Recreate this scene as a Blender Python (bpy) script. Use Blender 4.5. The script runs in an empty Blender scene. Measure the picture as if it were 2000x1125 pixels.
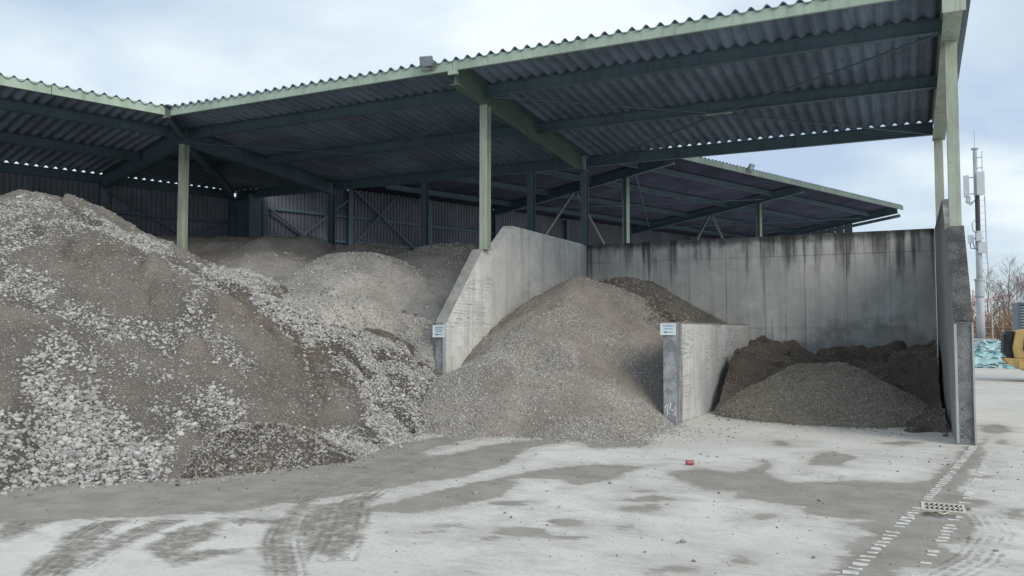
import bpy, math, random
import numpy as np
from mathutils import Vector, Matrix

S = bpy.context.scene
COL = S.collection
R = math.radians

# ------------------------------------------------------------------ camera
cam_d = bpy.data.cameras.new("camera")
cam = bpy.data.objects.new("camera", cam_d)
COL.objects.link(cam)
cam.location = (0, 0, 1.7)
cam.rotation_euler = (R(90 + 2.898), 0, R(25.957))
cam_d.sensor_width = 36
cam_d.lens = 1590 / 2000 * 36
cam_d.clip_start = 0.1
cam_d.clip_end = 3000
S.camera = cam

# ------------------------------------------------------------------ light
SUN_EL, SUN_AZ = 30, 118        # azimuth clockwise from +Y
world = bpy.data.worlds.new("World")
S.world = world
world.use_nodes = True
wn = world.node_tree
wn.nodes.clear()


def wnode(t, **kw):
    n = wn.nodes.new(t)
    for k, v in kw.items():
        setattr(n, k, v)
    return n


w_out = wnode('ShaderNodeOutputWorld')
w_bg = wnode('ShaderNodeBackground')
w_bg.inputs['Strength'].default_value = 0.1
sky = wnode('ShaderNodeTexSky', sky_type='NISHITA', sun_disc=False)
sky.sun_elevation = R(SUN_EL)
sky.sun_rotation = R(SUN_AZ)
tc = wnode('ShaderNodeTexCoord')
sep = wnode('ShaderNodeSeparateXYZ')
wn.links.new(tc.outputs['Generated'], sep.inputs[0])


def wmath(op, a, b=None, clamp=False):
    n = wnode('ShaderNodeMath', operation=op, use_clamp=clamp)
    for i, v in enumerate((a, b)):
        if v is None:
            continue
        if isinstance(v, (int, float)):
            n.inputs[i].default_value = v
        else:
            wn.links.new(v, n.inputs[i])
    return n.outputs[0]


zc = wmath('MAXIMUM', sep.outputs['Z'], 0.0)
den = wmath('ADD', zc, 0.22)
px = wmath('DIVIDE', sep.outputs['X'], den)
py = wmath('DIVIDE', sep.outputs['Y'], den)
cmb = wnode('ShaderNodeCombineXYZ')
wn.links.new(px, cmb.inputs[0])
wn.links.new(py, cmb.inputs[1])
cmb.inputs[2].default_value = 3.7


def wnoise(scale, detail, rough, dist=0.0):
    n = wnode('ShaderNodeTexNoise')
    n.inputs['Scale'].default_value = scale
    n.inputs['Detail'].default_value = detail
    n.inputs['Roughness'].default_value = rough
    n.inputs['Distortion'].default_value = dist
    wn.links.new(cmb.outputs[0], n.inputs['Vector'])
    return n.outputs['Fac']


def wramp(fac, stops):
    n = wnode('ShaderNodeValToRGB')
    e = n.color_ramp.elements
    while len(e) < len(stops):
        e.new(0.5)
    for el, (p, c) in zip(e, stops):
        el.position = p
        el.color = (*c, 1)
    wn.links.new(fac, n.inputs[0])
    return n.outputs[0]


cl = wramp(wnoise(1.15, 7, 0.52, 0.25),
           [(0.34, (4.2, 5.2, 6.7)), (0.45, (5.2, 6.2, 7.2)), (0.54, (6.2, 7.1, 7.8)), (0.64, (7.6, 8.3, 8.6))])
cov = wramp(wnoise(0.7, 5, 0.5), [(0.36, (0.72,) * 3), (0.56, (1.0,) * 3)])
wmix = wnode('ShaderNodeMixRGB')
wn.links.new(cov, wmix.inputs[0])
wn.links.new(sky.outputs[0], wmix.inputs[1])
wn.links.new(cl, wmix.inputs[2])
wn.links.new(wmix.outputs[0], w_bg.inputs['Color'])
wn.links.new(w_bg.outputs[0], w_out.inputs[0])

sun_d = bpy.data.lights.new("sun", 'SUN')
sun_d.energy = 1.75
sun_d.angle = R(34)
sun_d.color = (1.0, 0.93, 0.82)
sun = bpy.data.objects.new("sun", sun_d)
COL.objects.link(sun)
sd = Vector((math.sin(R(SUN_AZ)) * math.cos(R(SUN_EL)), math.cos(R(SUN_AZ)) * math.cos(R(SUN_EL)), math.sin(R(SUN_EL))))
sun.rotation_euler = sd.to_track_quat('Z', 'Y').to_euler()
sun.location = sd * 60

vs = S.view_settings
vs.view_transform = 'Standard'
vs.look = 'None'
vs.exposure = 0.33
vs.gamma = 1.0
vs.use_curve_mapping = False

# ------------------------------------------------------------------ materials


class NM:
    """small node-tree helper"""

    def __init__(self, name, rough=0.85, spec=0.25):
        self.m = bpy.data.materials.new(name)
        self.m.use_nodes = True
        self.t = self.m.node_tree
        self.b = self.t.nodes['Principled BSDF']
        self.b.inputs['Roughness'].default_value = rough
        self.b.inputs['Specular IOR Level'].default_value = spec
        self.pos = self.n('ShaderNodeNewGeometry').outputs['Position']

    def n(self, t, **kw):
        o = self.t.nodes.new(t)
        for k, v in kw.items():
            setattr(o, k, v)
        return o

    def l(self, a, b):
        if isinstance(a, (int, float)):
            b.default_value = a
        elif isinstance(a, tuple):
            b.default_value = (*a, 1) if len(a) == 3 and len(b.default_value) == 4 else a
        else:
            self.t.links.new(a, b)

    def map(self, sc, loc=(0, 0, 0), vec=None):
        o = self.n('ShaderNodeMapping')
        o.inputs['Scale'].default_value = sc
        o.inputs['Location'].default_value = loc
        self.l(vec or self.pos, o.inputs[0])
        return o.outputs[0]

    def noise(self, scale, detail=4, rough=0.55, vec=None, dist=0):
        o = self.n('ShaderNodeTexNoise')
        o.inputs['Scale'].default_value = scale
        o.inputs['Detail'].default_value = detail
        o.inputs['Roughness'].default_value = rough
        o.inputs['Distortion'].default_value = dist
        self.l(vec or self.pos, o.inputs['Vector'])
        return o.outputs['Fac']

    def voro(self, scale, out='Distance', vec=None):
        o = self.n('ShaderNodeTexVoronoi')
        o.inputs['Scale'].default_value = scale
        self.l(vec or self.pos, o.inputs['Vector'])
        return o.outputs[out]

    def sstep(self, fac, a, b, lo=0.0, hi=1.0):
        o = self.n('ShaderNodeMapRange', interpolation_type='SMOOTHSTEP')
        self.l(fac, o.inputs['Value'])
        for k, v in (('From Min', a), ('From Max', b), ('To Min', lo), ('To Max', hi)):
            o.inputs[k].default_value = v
        return o.outputs['Result']

    def ramp(self, fac, stops):
        o = self.n('ShaderNodeValToRGB')
        e = o.color_ramp.elements
        while len(e) < len(stops):
            e.new(0.5)
        for el, (p, c) in zip(e, stops):
            el.position = p
            el.color = (*c, 1)
        self.l(fac, o.inputs[0])
        return o.outputs[0]

    def mix(self, fac, a, b, mode='MIX'):
        o = self.n('ShaderNodeMixRGB', blend_type=mode)
        self.l(fac, o.inputs[0])
        self.l(a, o.inputs[1])
        self.l(b, o.inputs[2])
        return o.outputs[0]

    def math(self, op, a, b=0.0, clamp=False):
        o = self.n('ShaderNodeMath', operation=op, use_clamp=clamp)
        self.l(a, o.inputs[0])
        self.l(b, o.inputs[1])
        return o.outputs[0]

    def sepz(self, k='Z'):
        o = self.n('ShaderNodeSeparateXYZ')
        self.l(self.pos, o.inputs[0])
        return o.outputs[k]

    def attr(self, name, kind='GEOMETRY'):
        o = self.n('ShaderNodeAttribute', attribute_type=kind, attribute_name=name)
        return o.outputs['Fac']

    def bump(self, h, strength=0.4, dist=0.02):
        o = self.n('ShaderNodeBump')
        o.inputs['Strength'].default_value = strength
        o.inputs['Distance'].default_value = dist
        self.l(h, o.inputs['Height'])
        self.l(o.outputs[0], self.b.inputs['Normal'])

    def done(self, col, rough=None):
        self.l(col, self.b.inputs['Base Color'])
        if rough is not None:
            self.l(rough, self.b.inputs['Roughness'])
        return self.m


def mat_plain(name, col, var=0.25, scale=6.0, rough=0.6, spec=0.3, metal=0.0, dirt=None):
    m = NM(name, rough, spec)
    m.b.inputs['Metallic'].default_value = metal
    a = m.noise(scale, 5, 0.6)
    c = m.mix(m.sstep(a, 0.3, 0.7), tuple(x * (1 - var) for x in col), tuple(min(1, x * (1 + var)) for x in col))
    if dirt:
        d = m.noise(1.6, 6, 0.65, m.map((2.5, 2.5, .5)))
        c = m.mix(m.sstep(d, 0.5, 0.75, 0, .7), c, dirt)
    return m.done(c)


def mat_concrete(name, base, stain=0.0, scratch=0.0, low=0.0, board=0.0, side=0.0):
    m = NM(name, 0.9, 0.2)
    big = m.noise(0.55, 5, 0.6)
    mid = m.noise(3.2, 6, 0.65)
    fine = m.noise(38, 4, 0.7)
    c = m.mix(m.sstep(big, 0.32, 0.68), tuple(x * .78 for x in base), tuple(x * 1.12 for x in base))
    c = m.mix(m.sstep(mid, 0.42, 0.7, 0, .55), c, tuple(x * .62 for x in base))
    c = m.mix(m.sstep(fine, 0.3, 0.75, 0, .25), c, tuple(min(1, x * 1.35) for x in base))
    # runs of grey washed down the face
    wash = m.noise(2.0, 5, 0.6, m.map((2.6, 2.6, .16)))
    c = m.mix(m.sstep(wash, 0.45, 0.72, 0, .5), c, tuple(x * .55 for x in base))
    z = m.sepz()
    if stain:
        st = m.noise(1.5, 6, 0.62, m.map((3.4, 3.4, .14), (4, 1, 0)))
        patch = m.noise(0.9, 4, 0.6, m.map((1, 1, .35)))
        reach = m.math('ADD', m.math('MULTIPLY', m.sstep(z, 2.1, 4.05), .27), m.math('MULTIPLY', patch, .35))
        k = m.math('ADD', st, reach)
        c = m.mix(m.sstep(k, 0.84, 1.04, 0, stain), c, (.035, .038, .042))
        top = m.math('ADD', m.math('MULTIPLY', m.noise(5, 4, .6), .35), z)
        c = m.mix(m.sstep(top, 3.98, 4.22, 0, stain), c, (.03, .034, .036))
    if low:
        x = m.sepz('X')
        k = m.math('ADD', m.noise(1.3, 6, .65), m.sstep(z, .9, 2.9, .22, -.25))
        k = m.math('ADD', k, m.sstep(x, -3.6, -.6, -.22, .06))
        c = m.mix(m.sstep(k, .45, .66, 0, low), c, (.07, .085, .10))
    if scratch:
        s1 = m.noise(1.4, 5, 0.55, m.map((.5, .5, 11)), .6)
        k = m.sstep(m.math('ABSOLUTE', m.math('SUBTRACT', s1, .5)), 0.0, .022, 1, 0)
        k = m.math('MULTIPLY', k, m.sstep(m.noise(.8, 3, .6, m.map((1, 1, 1.2), (3, 3, 3))), .42, .58))
        k = m.math('MULTIPLY', k, m.sstep(z, 2.5, 3.0, 1, 0.12))
        c = m.mix(m.math('MULTIPLY', k, scratch), c, (.06, .065, .075))
    if side:
        y = m.sepz('Y')
        k = m.math('ADD', m.noise(2.2, 6, .65, m.map((2, 7, .35))), m.sstep(y, 14.35, 15.6, .2, -.3))
        c = m.mix(m.sstep(k, .5, .7, 0, side), c, (.06, .06, .065))
    if board:
        w = m.n('ShaderNodeTexWave', wave_type='BANDS', bands_direction='Y', wave_profile='SAW')
        w.inputs['Scale'].default_value = .32
        m.l(m.pos, w.inputs[0])
        k = m.sstep(w.outputs['Fac'], .0, .03, board, 0)
        c = m.mix(k, c, tuple(x * .4 for x in base))
    m.bump(m.math('ADD', m.math('MULTIPLY', mid, .7), m.math('MULTIPLY', fine, .4)), .35, .012)
    return m.done(c)


def mat_rough_conc(name, base, dark, fl=0.55):
    m = NM(name, 0.95, 0.15)
    a = m.noise(2.4, 6, .7)
    v = m.voro(55)
    sp = m.noise(48, 3, .7)
    c = m.mix(m.sstep(a, .35, .62), dark, base)
    c = m.mix(m.sstep(sp, .58, .68, 0, fl), c, (.42, .42, .42))
    c = m.mix(m.sstep(m.noise(17, 5, .7), .55, .7, 0, .7), c, tuple(x * .4 for x in dark))
    m.bump(m.math('ADD', v, m.noise(20, 5, .7)), .8, .02)
    return m.done(c)


def mat_steel(name, col, dirt=(.14, .14, .11)):
    m = NM(name, 0.55, 0.35)
    a = m.noise(1.3, 5, .6)
    d = m.noise(1.8, 6, .65, m.map((5, 5, .5)))
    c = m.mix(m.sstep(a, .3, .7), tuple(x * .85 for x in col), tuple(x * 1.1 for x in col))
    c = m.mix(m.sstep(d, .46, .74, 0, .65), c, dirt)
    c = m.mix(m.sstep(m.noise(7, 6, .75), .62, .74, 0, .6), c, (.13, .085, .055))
    c = m.mix(m.sstep(m.noise(28, 4, .7), .5, .8, 0, .3), c, tuple(min(1, x * 1.4) for x in col))
    return m.done(c)


def mat_sheet(name, col, streak_dir):
    m = NM(name, 0.85, 0.15)
    a = m.noise(.8, 5, .6)
    d = m.noise(2.0, 6, .7, m.map(streak_dir))
    f = m.noise(26, 5, .7)
    c = m.mix(m.sstep(a, .3, .7), tuple(x * .75 for x in col), tuple(x * 1.2 for x in col))
    c = m.mix(m.sstep(d, .45, .75, 0, .6), c, tuple(x * .45 for x in col))
    c = m.mix(m.sstep(f, .5, .75, 0, .35), c, tuple(min(1, x * 1.7) for x in col))
    rnd_ = m.n('ShaderNodeObjectInfo').outputs['Random']
    c = m.mix(m.sstep(rnd_, 0, 1, 0, .3), c, tuple(x * .5 for x in col))
    c = m.mix(m.sstep(m.noise(1.7, 6, .7), .56, .74, 0, .5), c, (.10, .095, .09))
    m.bump(f, .3, .01)
    return m.done(c)


def mat_earth(name, fines, grit, light, scale=34.0, cover=0.5, patch=0.5):
    """sand and soil with grains: fines colour, grain colour range"""
    m = NM(name, 0.95, 0.12)
    big = m.noise(.9, 6, .62)
    mid = m.noise(4.5, 6, .65)
    c = m.mix(m.sstep(big, .35, .66), tuple(x * .78 for x in fines), tuple(x * 1.22 for x in fines))
    c = m.mix(m.sstep(mid, .45, .72, 0, .5), c, tuple(x * .6 for x in fines))
    c = m.mix(m.sstep(m.noise(1.5, 5, .6, m.map((1, 1, .6), (9, 2, 0))), .5, .66, 0, patch), c, tuple(x * .55 for x in fines))
    cid = m.voro(scale, 'Color')
    sepc = m.n('ShaderNodeSeparateXYZ')
    m.l(cid, sepc.inputs[0])
    grain = m.mix(sepc.outputs[0], grit, light)
    dist = m.voro(scale)
    on = m.math('MULTIPLY', m.sstep(sepc.outputs[1], 1 - cover - .05, 1 - cover + .05), m.sstep(dist, .55, .35))
    c = m.mix(m.math('MULTIPLY', on, .85), c, grain)
    cid2 = m.voro(scale * 2.6, 'Color')
    sep2 = m.n('ShaderNodeSeparateXYZ')
    m.l(cid2, sep2.inputs[0])
    c = m.mix(m.sstep(sep2.outputs[0], .55, .95, 0, .5), c, m.mix(sep2.outputs[1], tuple(x * .5 for x in fines), light))
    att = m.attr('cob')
    c = m.mix(m.math('MULTIPLY', att, .75), c, tuple(x * .42 for x in grit))  # earth among the cobbles darkened: painted gap shade along with dark fines
    h = m.math('ADD', m.math('MULTIPLY', m.math('SUBTRACT', 1.0, dist), on), m.math('MULTIPLY', mid, 1.2))
    h = m.math('ADD', h, m.math('MULTIPLY', m.noise(60, 4, .7), .6))
    m.bump(h, .9, .03)
    return m.done(c)


def mat_stone(name, dark, light, warm):
    m = NM(name, 0.8, 0.25)
    t = m.attr('tint', 'INSTANCER')
    n = m.noise(30, 4, .6)
    c = m.mix(t, dark, light)
    c = m.mix(m.sstep(m.math('FRACT', m.math('MULTIPLY', t, 7.3)), .72, .95, 0, .6), c, warm)
    c = m.mix(m.sstep(n, .45, .75, 0, .35), c, tuple(x * .6 for x in dark))
    return m.done(c)


STEEL = mat_steel('green painted steel', (.36, .41, .335))
FASC = mat_steel('pale green fascia paint', (.33, .42, .345), (.20, .23, .17))
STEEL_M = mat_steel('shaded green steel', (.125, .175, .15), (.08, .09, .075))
STEEL_D = mat_steel('green steel in deep shade', (.085, .14, .17), (.05, .065, .08))  # same paint as STEEL, with the shade under the roof put into its colour
ROOF = mat_sheet('weathered roof sheeting', (.185, .235, .30), (6, .5, .5))
ROOF3 = mat_sheet('weathered roof sheeting far', (.11, .125, .19), (.8, 3, .5))
CLAD = mat_sheet('grey wall cladding', (.17, .185, .225), (4, 4, .3))
CONC_B = mat_concrete('stained formwork concrete', (.56, .565, .555), stain=.8, low=.42)
CONC_L = mat_concrete('pale scuffed concrete', (.62, .625, .61), scratch=.8, board=.5)
CONC_M = mat_concrete('scuffed concrete divider', (.62, .63, .63), scratch=.7, side=.75, board=.4)
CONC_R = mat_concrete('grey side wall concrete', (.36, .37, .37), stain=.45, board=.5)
CONC_CAP = mat_rough_conc('pale worn concrete edge', (.36, .36, .34), (.24, .24, .235), .3)
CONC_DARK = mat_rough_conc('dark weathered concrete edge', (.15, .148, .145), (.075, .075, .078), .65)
CONC_GREY = mat_rough_conc('blue grey worn concrete face', (.42, .44, .455), (.20, .21, .225), .4)
EDGE = mat_steel('bare steel edge', (.42, .44, .44), (.2, .2, .2))
STONE = mat_stone('river cobble', (.13, .13, .132), (.56, .55, .525), (.33, .29, .24))
CHIP = mat_stone('crushed stone', (.15, .146, .138), (.54, .525, .495), (.34, .29, .24))
CHIP_D = mat_stone('dark crushed stone', (.11, .10, .09), (.40, .37, .33), (.24, .20, .16))

CHIP_O = mat_stone('olive crushed stone', (.12, .108, .088), (.40, .37, .315), (.26, .22, .165))
CHIP_U = mat_stone('umber crushed stone', (.09, .076, .062), (.30, .26, .22), (.19, .145, .11))

EARTH = {
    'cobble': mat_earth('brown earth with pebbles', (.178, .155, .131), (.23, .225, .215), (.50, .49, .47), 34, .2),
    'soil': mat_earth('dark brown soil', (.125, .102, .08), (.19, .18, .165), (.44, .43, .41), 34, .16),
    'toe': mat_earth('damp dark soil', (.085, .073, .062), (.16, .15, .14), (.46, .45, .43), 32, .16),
    'grey': mat_earth('grey crushed gravel', (.42, .40, .37), (.30, .30, .30), (.58, .58, .57), 38, .5),
    'inner': mat_earth('brown grey gravel', (.34, .322, .302), (.30, .30, .30), (.62, .615, .61), 40, .45),
    'brown': mat_earth('shaded grey brown gravel', (.29, .272, .258), (.25, .25, .25), (.50, .495, .49), 40, .45),  # darker copy of inner: dimmer light deep under the roof painted into the gravel
    'centre': mat_earth('sandy brown gravel', (.30, .26, .22), (.26, .25, .23), (.56, .54, .51), 42, .5),
    'dark': mat_earth('dark brown gravel', (.155, .135, .115), (.13, .122, .115), (.28, .27, .25), 40, .4),
    'small': mat_earth('olive brown gravel', (.19, .165, .13), (.20, .185, .16), (.46, .43, .38), 40, .5),
    'rear': mat_earth('dark umber gravel', (.135, .116, .099), (.12, .108, .095), (.26, .235, .205), 36, .35),
}

# ------------------------------------------------------------------ mesh helpers


class MB:
    def __init__(self):
        self.v = []
        self.f = []

    def add(self, vs, fs):
        o = len(self.v)
        self.v += [tuple(p) for p in vs]
        self.f += [tuple(i + o for i in q) for q in fs]
        return self

    def box(self, x0, x1, y0, y1, z0, z1):
        vs = [(x, y, z) for z in (z0, z1) for y in (y0, y1) for x in (x0, x1)]
        return self.add(vs, [(0, 2, 3, 1), (4, 5, 7, 6), (0, 1, 5, 4), (2, 6, 7, 3), (0, 4, 6, 2), (1, 3, 7, 5)])

    def bar(self, a, b, w, h, up=(0, 0, 1), shift=(0, 0)):
        a, b, up = Vector(a), Vector(b), Vector(up)
        d = (b - a).normalized()
        s = d.cross(up).normalized()
        u = s.cross(d)
        vs = []
        for p in (a, b):
            p = p + s * shift[0] + u * shift[1]
            vs += [p - s * w / 2 - u * h / 2, p + s * w / 2 - u * h / 2, p + s * w / 2 + u * h / 2, p - s * w / 2 + u * h / 2]
        return self.add(vs, [(3, 2, 1, 0), (4, 5, 6, 7), (0, 1, 5, 4), (1, 2, 6, 5), (2, 3, 7, 6), (3, 0, 4, 7)])

    def ibeam(self, a, b, w, h, t=.014, up=(0, 0, 1)):
        self.bar(a, b, w, t, up, (0, h / 2 - t / 2))
        self.bar(a, b, w, t, up, (0, -h / 2 + t / 2))
        return self.bar(a, b, t * .8, h - 2 * t - .002, up)

    def prism(self, prof, fn, t0, t1):
        """closed profile (list of 2-tuples) swept from t0 to t1; fn(u, v, t) -> xyz"""
        n = len(prof)
        vs = [fn(u, v, t0) for u, v in prof] + [fn(u, v, t1) for u, v in prof]
        fs = [tuple(range(n - 1, -1, -1)), tuple(range(n, 2 * n))]
        fs += [(i, (i + 1) % n, n + (i + 1) % n, n + i) for i in range(n)]
        return self.add(vs, fs)

    def tube(self, pts, r, k=8, r1=None):
        pts = [Vector(p) for p in pts]
        vs, fs = [], []
        m = len(pts)
        for i, p in enumerate(pts):
            d = (pts[min(i + 1, m - 1)] - pts[max(i - 1, 0)]).normalized()
            a = Vector((0, 0, 1)) if abs(d.z) < .9 else Vector((1, 0, 0))
            s = d.cross(a).normalized()
            u = s.cross(d)
            rr = r if r1 is None else r + (r1 - r) * i / (m - 1)
            vs += [p + (s * math.cos(2 * math.pi * j / k) + u * math.sin(2 * math.pi * j / k)) * rr for j in range(k)]
        for i in range(m - 1):
            fs += [(i * k + j, i * k + (j + 1) % k, (i + 1) * k + (j + 1) % k, (i + 1) * k + j) for j in range(k)]
        fs += [tuple(range(k - 1, -1, -1)), tuple((m - 1) * k + j for j in range(k))]
        return self.add(vs, fs)


def world_loc(o):
    p = Vector((0, 0, 0))
    while o:
        p += o.location
        o = o.parent
    return p


def obj(name, mb, mat, parent=None, smooth=False, bevel=0.0):
    """one mesh object; coordinates are given in world space"""
    off = world_loc(parent)
    me = bpy.data.meshes.new(name)
    me.from_pydata([(x - off.x, y - off.y, z - off.z) for x, y, z in mb.v], [], mb.f)
    me.update()
    if smooth:
        me.polygons.foreach_set('use_smooth', [True] * len(me.polygons))
    me.materials.append(mat)
    o = bpy.data.objects.new(name, me)
    COL.objects.link(o)
    o.parent = parent
    if bevel:
        b = o.modifiers.new('bevel', 'BEVEL')
        b.width = bevel
        b.segments = 2
        b.limit_method = 'ANGLE'
    return o


def tag(o, label=None, cat=None, group=None, kind=None):
    for k, v in (('label', label), ('category', cat), ('group', group), ('kind', kind)):
        if v:
            o[k] = v
    return o


def thing(name, label, cat, loc, group=None):
    o = bpy.data.objects.new(name, None)
    COL.objects.link(o)
    o.location = loc
    o.empty_display_size = .2
    return tag(o, label, cat, group)


# ------------------------------------------------------------------ geometry of the place
TH = R(19.4)
NV = Vector((math.cos(TH), -math.sin(TH), 0))    # square to the turned wing, towards the yard
DV = Vector((math.sin(TH), math.cos(TH), 0))     # along the turned wing


def P(n, s, z):
    p = NV * n + DV * s
    return (p.x, p.y, z)


XL, XM, XR = -8.15, -3.73, 0.60
YF, YB = 13.78, 21.55
EAVE_Y, EAVE_N = 14.03, -19.91
CORNER = (-16.17, 14.03)
SLOPE = .067


def zroof(d):          # middle of the roof sheet, d metres behind the eave
    return 7.12 - SLOPE * d


MOUNDS = {
'cobble':((-24,-6.5,3,19),[([(-17.7,9.31,4.28),(-15.98,10.64,4.6),(-14.05,11.25,3.63),(-12.61,11.26,2.81)],0.62,0.7),([(-13.39,7.81,3.06),(-12.5,8.65,3.21),(-11.86,9.01,3.24),(-11.15,9.27,2.97),(-10.44,9.33,2.5)],0.74,0.2),([(-11.56,6.37,2.33),(-10.95,7.01,2.15),(-10.51,7.31,1.96),(-10.09,7.71,1.69),(-9.6,8.16,1.29),(-9.07,8.6,0.88),(-8.59,8.81,0.45)],0.82,0.18),([(-10.25,6.79,1.39),(-9.84,7.22,1.31),(-9.3,7.43,0.85),(-8.83,7.68,0.54)],0.72,0.15)]),'soil':((-20,-6,7,22),[([(-11.29,9.88,2.07),(-10.87,10.04,2.16),(-10.29,10.5,2.23),(-9.66,10.95,1.97),(-9.13,11.4,1.53),(-8.65,11.64,1.15)],0.74,0.2),([(-9.26,11.02,1.25),(-8.87,11.35,1.36),(-8.32,11.63,0.93),(-7.87,11.58,0.64)],0.74,0.15),([(-13.32,12.7,2.93),(-12.96,12.78,2.95),(-11.82,12.77,2.55)],0.5,0.5)]),'toe':((-11,-6,6,13),[([(-7.85,7.7,0.36),(-7.65,8.31,0.46),(-7.56,9.19,0.26)],0.55,0.25)]),'grey':((-18,-6.8,9,22),[([(-11.82,12.77,2.55),(-11.32,12.82,2.5),(-10.43,13.17,2.43),(-9.41,13.67,2.27),(-8.52,13.89,2.17)],0.56,0.3)]),'F1':((-24,-8.16,14,25),[([(-16.34,18.26,4.38),(-15.9,18.64,4.39)],0.6,0.8)]),'F2':((-22,-8.16,13,25),[([(-14.7,15.69,3.66),(-14.29,16.07,3.67)],0.58,0.7)]),'F3':((-20,-8.16,12,24),[([(-12.49,16.25,3.57),(-11.93,16.43,3.56)],0.62,0.8),([(-12.0,14.6,3.04),(-11.17,15.0,3.04)],0.62,0.5)]),'F4':((-20,-8.16,14,26),[([(-13.98,18.89,4.09),(-13.34,19.1,4.08)],0.6,0.8)]),'F5':((-18,-8.16,12,26),[([(-11.27,18.89,4.01),(-10.76,18.96,3.99)],0.62,0.9)]),'F0':((-26,-10,12,26),[([(-20.63,17.42,4.52),(-17.97,18.51,4.47)],0.4,0.5)]),'centre':((-9,-2.5,11,21.5),[([(-6.5,17.0,2.84),(-6.18,17.12,2.84)],0.7,0.5),([(-6.18,17.12,2.76),(-5.45,17.05,2.27),(-4.72,16.85,1.73)],0.6,0.3),([(-6.18,16.48,2.28),(-6.04,16.1,2.05)],0.5,0.5),([(-6.62,16.09,2.39),(-6.87,13.78,1.25),(-6.96,12.83,0.72)],0.58,0.4),([(-5.58,16.06,1.73),(-5.19,14.92,0.94)],0.55,0.5)]),'dark':((-8.14,-3.74,17,21.5),[([(-6.2,18.8,2.93),(-5.62,18.99,2.86)],0.6,0.6)]),'small':((-3.5,0.58,13,21.4),[([(-1.93,17.49,0.98),(-1.24,17.26,1.01)],0.58,0.2)]),'rear':((-3.5,0.58,13,21.5),[([(-3.58,19.27,1.38),(-3.06,20.37,1.52),(-2.62,20.63,1.49)],0.7,0.25),([(-2.59,20.84,1.39),(-1.7,20.63,1.13),(-0.81,20.48,1.12),(-0.06,20.6,1.36),(0.77,20.59,1.68)],0.5,0.3),([(0.7,18.29,0.72),(0.68,15.49,0.24)],0.6,0.15),([(-3.71,17.61,0.59),(-3.45,17.97,0.74),(-3.36,18.7,1.16)],0.7,0.2)])}
ZONES = [(0.85,0.65,[(-15.94,9.27),(-15.52,9.58),(-15.41,10.27),(-14.85,10.59),(-14.41,10.38),(-14.56,9.96),(-14.66,9.07),(-15.11,8.79)]),(0.9,0.72,[(-14.58,8.5),(-14.59,9.03),(-14.28,9.87),(-14.51,10.79),(-13.93,11.27),(-12.53,11.13),(-10.51,9.61),(-10.52,9.29),(-11.0,9.3),(-11.82,8.98),(-13.65,9.45),(-12.58,7.8),(-12.82,7.48)]),(0.9,0.8,[(-12.71,7.42),(-12.51,7.76),(-11.99,7.9),(-11.4,7.91),(-10.73,7.69),(-10.36,7.98),(-9.79,8.3),(-9.81,8.77),(-9.77,9.23),(-9.33,8.82),(-9.17,8.04),(-9.48,7.8),(-10.08,7.69),(-10.87,7.48),(-11.86,7.37),(-11.19,6.54)]),(1.0,0.95,[(-10.01,6.4),(-10.24,6.78),(-10.11,7.18),(-9.9,7.33),(-9.57,7.24),(-9.61,6.84),(-9.15,7.0),(-8.81,7.04),(-8.42,6.88),(-7.99,6.96),(-7.36,6.03),(-7.63,4.62),(-9.33,5.51),(-9.32,5.84),(-9.36,6.22),(-9.69,6.3)]),(0.85,0.85,[(-8.6,7.24),(-8.62,7.58),(-8.65,8.02),(-8.35,8.28),(-7.93,8.13),(-7.86,7.63),(-8.17,7.19)]),(0.95,0.8,[(-9.35,8.8),(-9.18,8.98),(-8.65,9.0),(-8.5,8.75),(-8.83,8.64)]),(0.45,0.72,[(-10.27,7.29),(-9.98,7.62),(-9.21,7.82),(-8.6,8.14),(-8.81,7.49),(-9.27,7.24),(-9.71,7.05)]),(1.0,0.88,[(-11.27,11.69),(-10.69,12.12),(-9.38,11.86),(-8.69,10.92),(-8.85,10.28),(-9.47,10.25),(-9.93,10.26)]),(1.0,0.8,[(-12.11,11.12),(-14.47,14.27),(-11.82,12.77),(-11.27,11.64),(-9.86,9.01)]),(0.9,0.85,[(-8.85,11.05),(-8.71,11.72),(-7.83,11.7),(-6.81,11.68),(-6.61,11.93),(-5.37,9.69),(-6.84,9.22),(-7.34,9.08),(-7.53,10.15),(-7.68,10.54),(-8.12,10.66),(-8.62,10.77)]),(0.22,0.75,[(-8.78,9.96),(-8.59,11.0),(-8.02,11.08),(-7.53,10.15),(-7.29,9.13),(-8.03,9.13)]),(0.5,0.8,[(-8.11,6.7),(-7.45,7.32),(-6.94,7.9),(-7.02,9.23),(-6.92,9.21),(-6.86,7.81),(-7.39,7.26),(-7.95,6.58)]),(0.8,0.8,[(-9.9,11.6),(-9.0,11.2),(-8.0,11.55),(-7.0,12.2),(-7.1,13.3),(-8.3,13.6),(-9.6,12.9)])]
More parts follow.
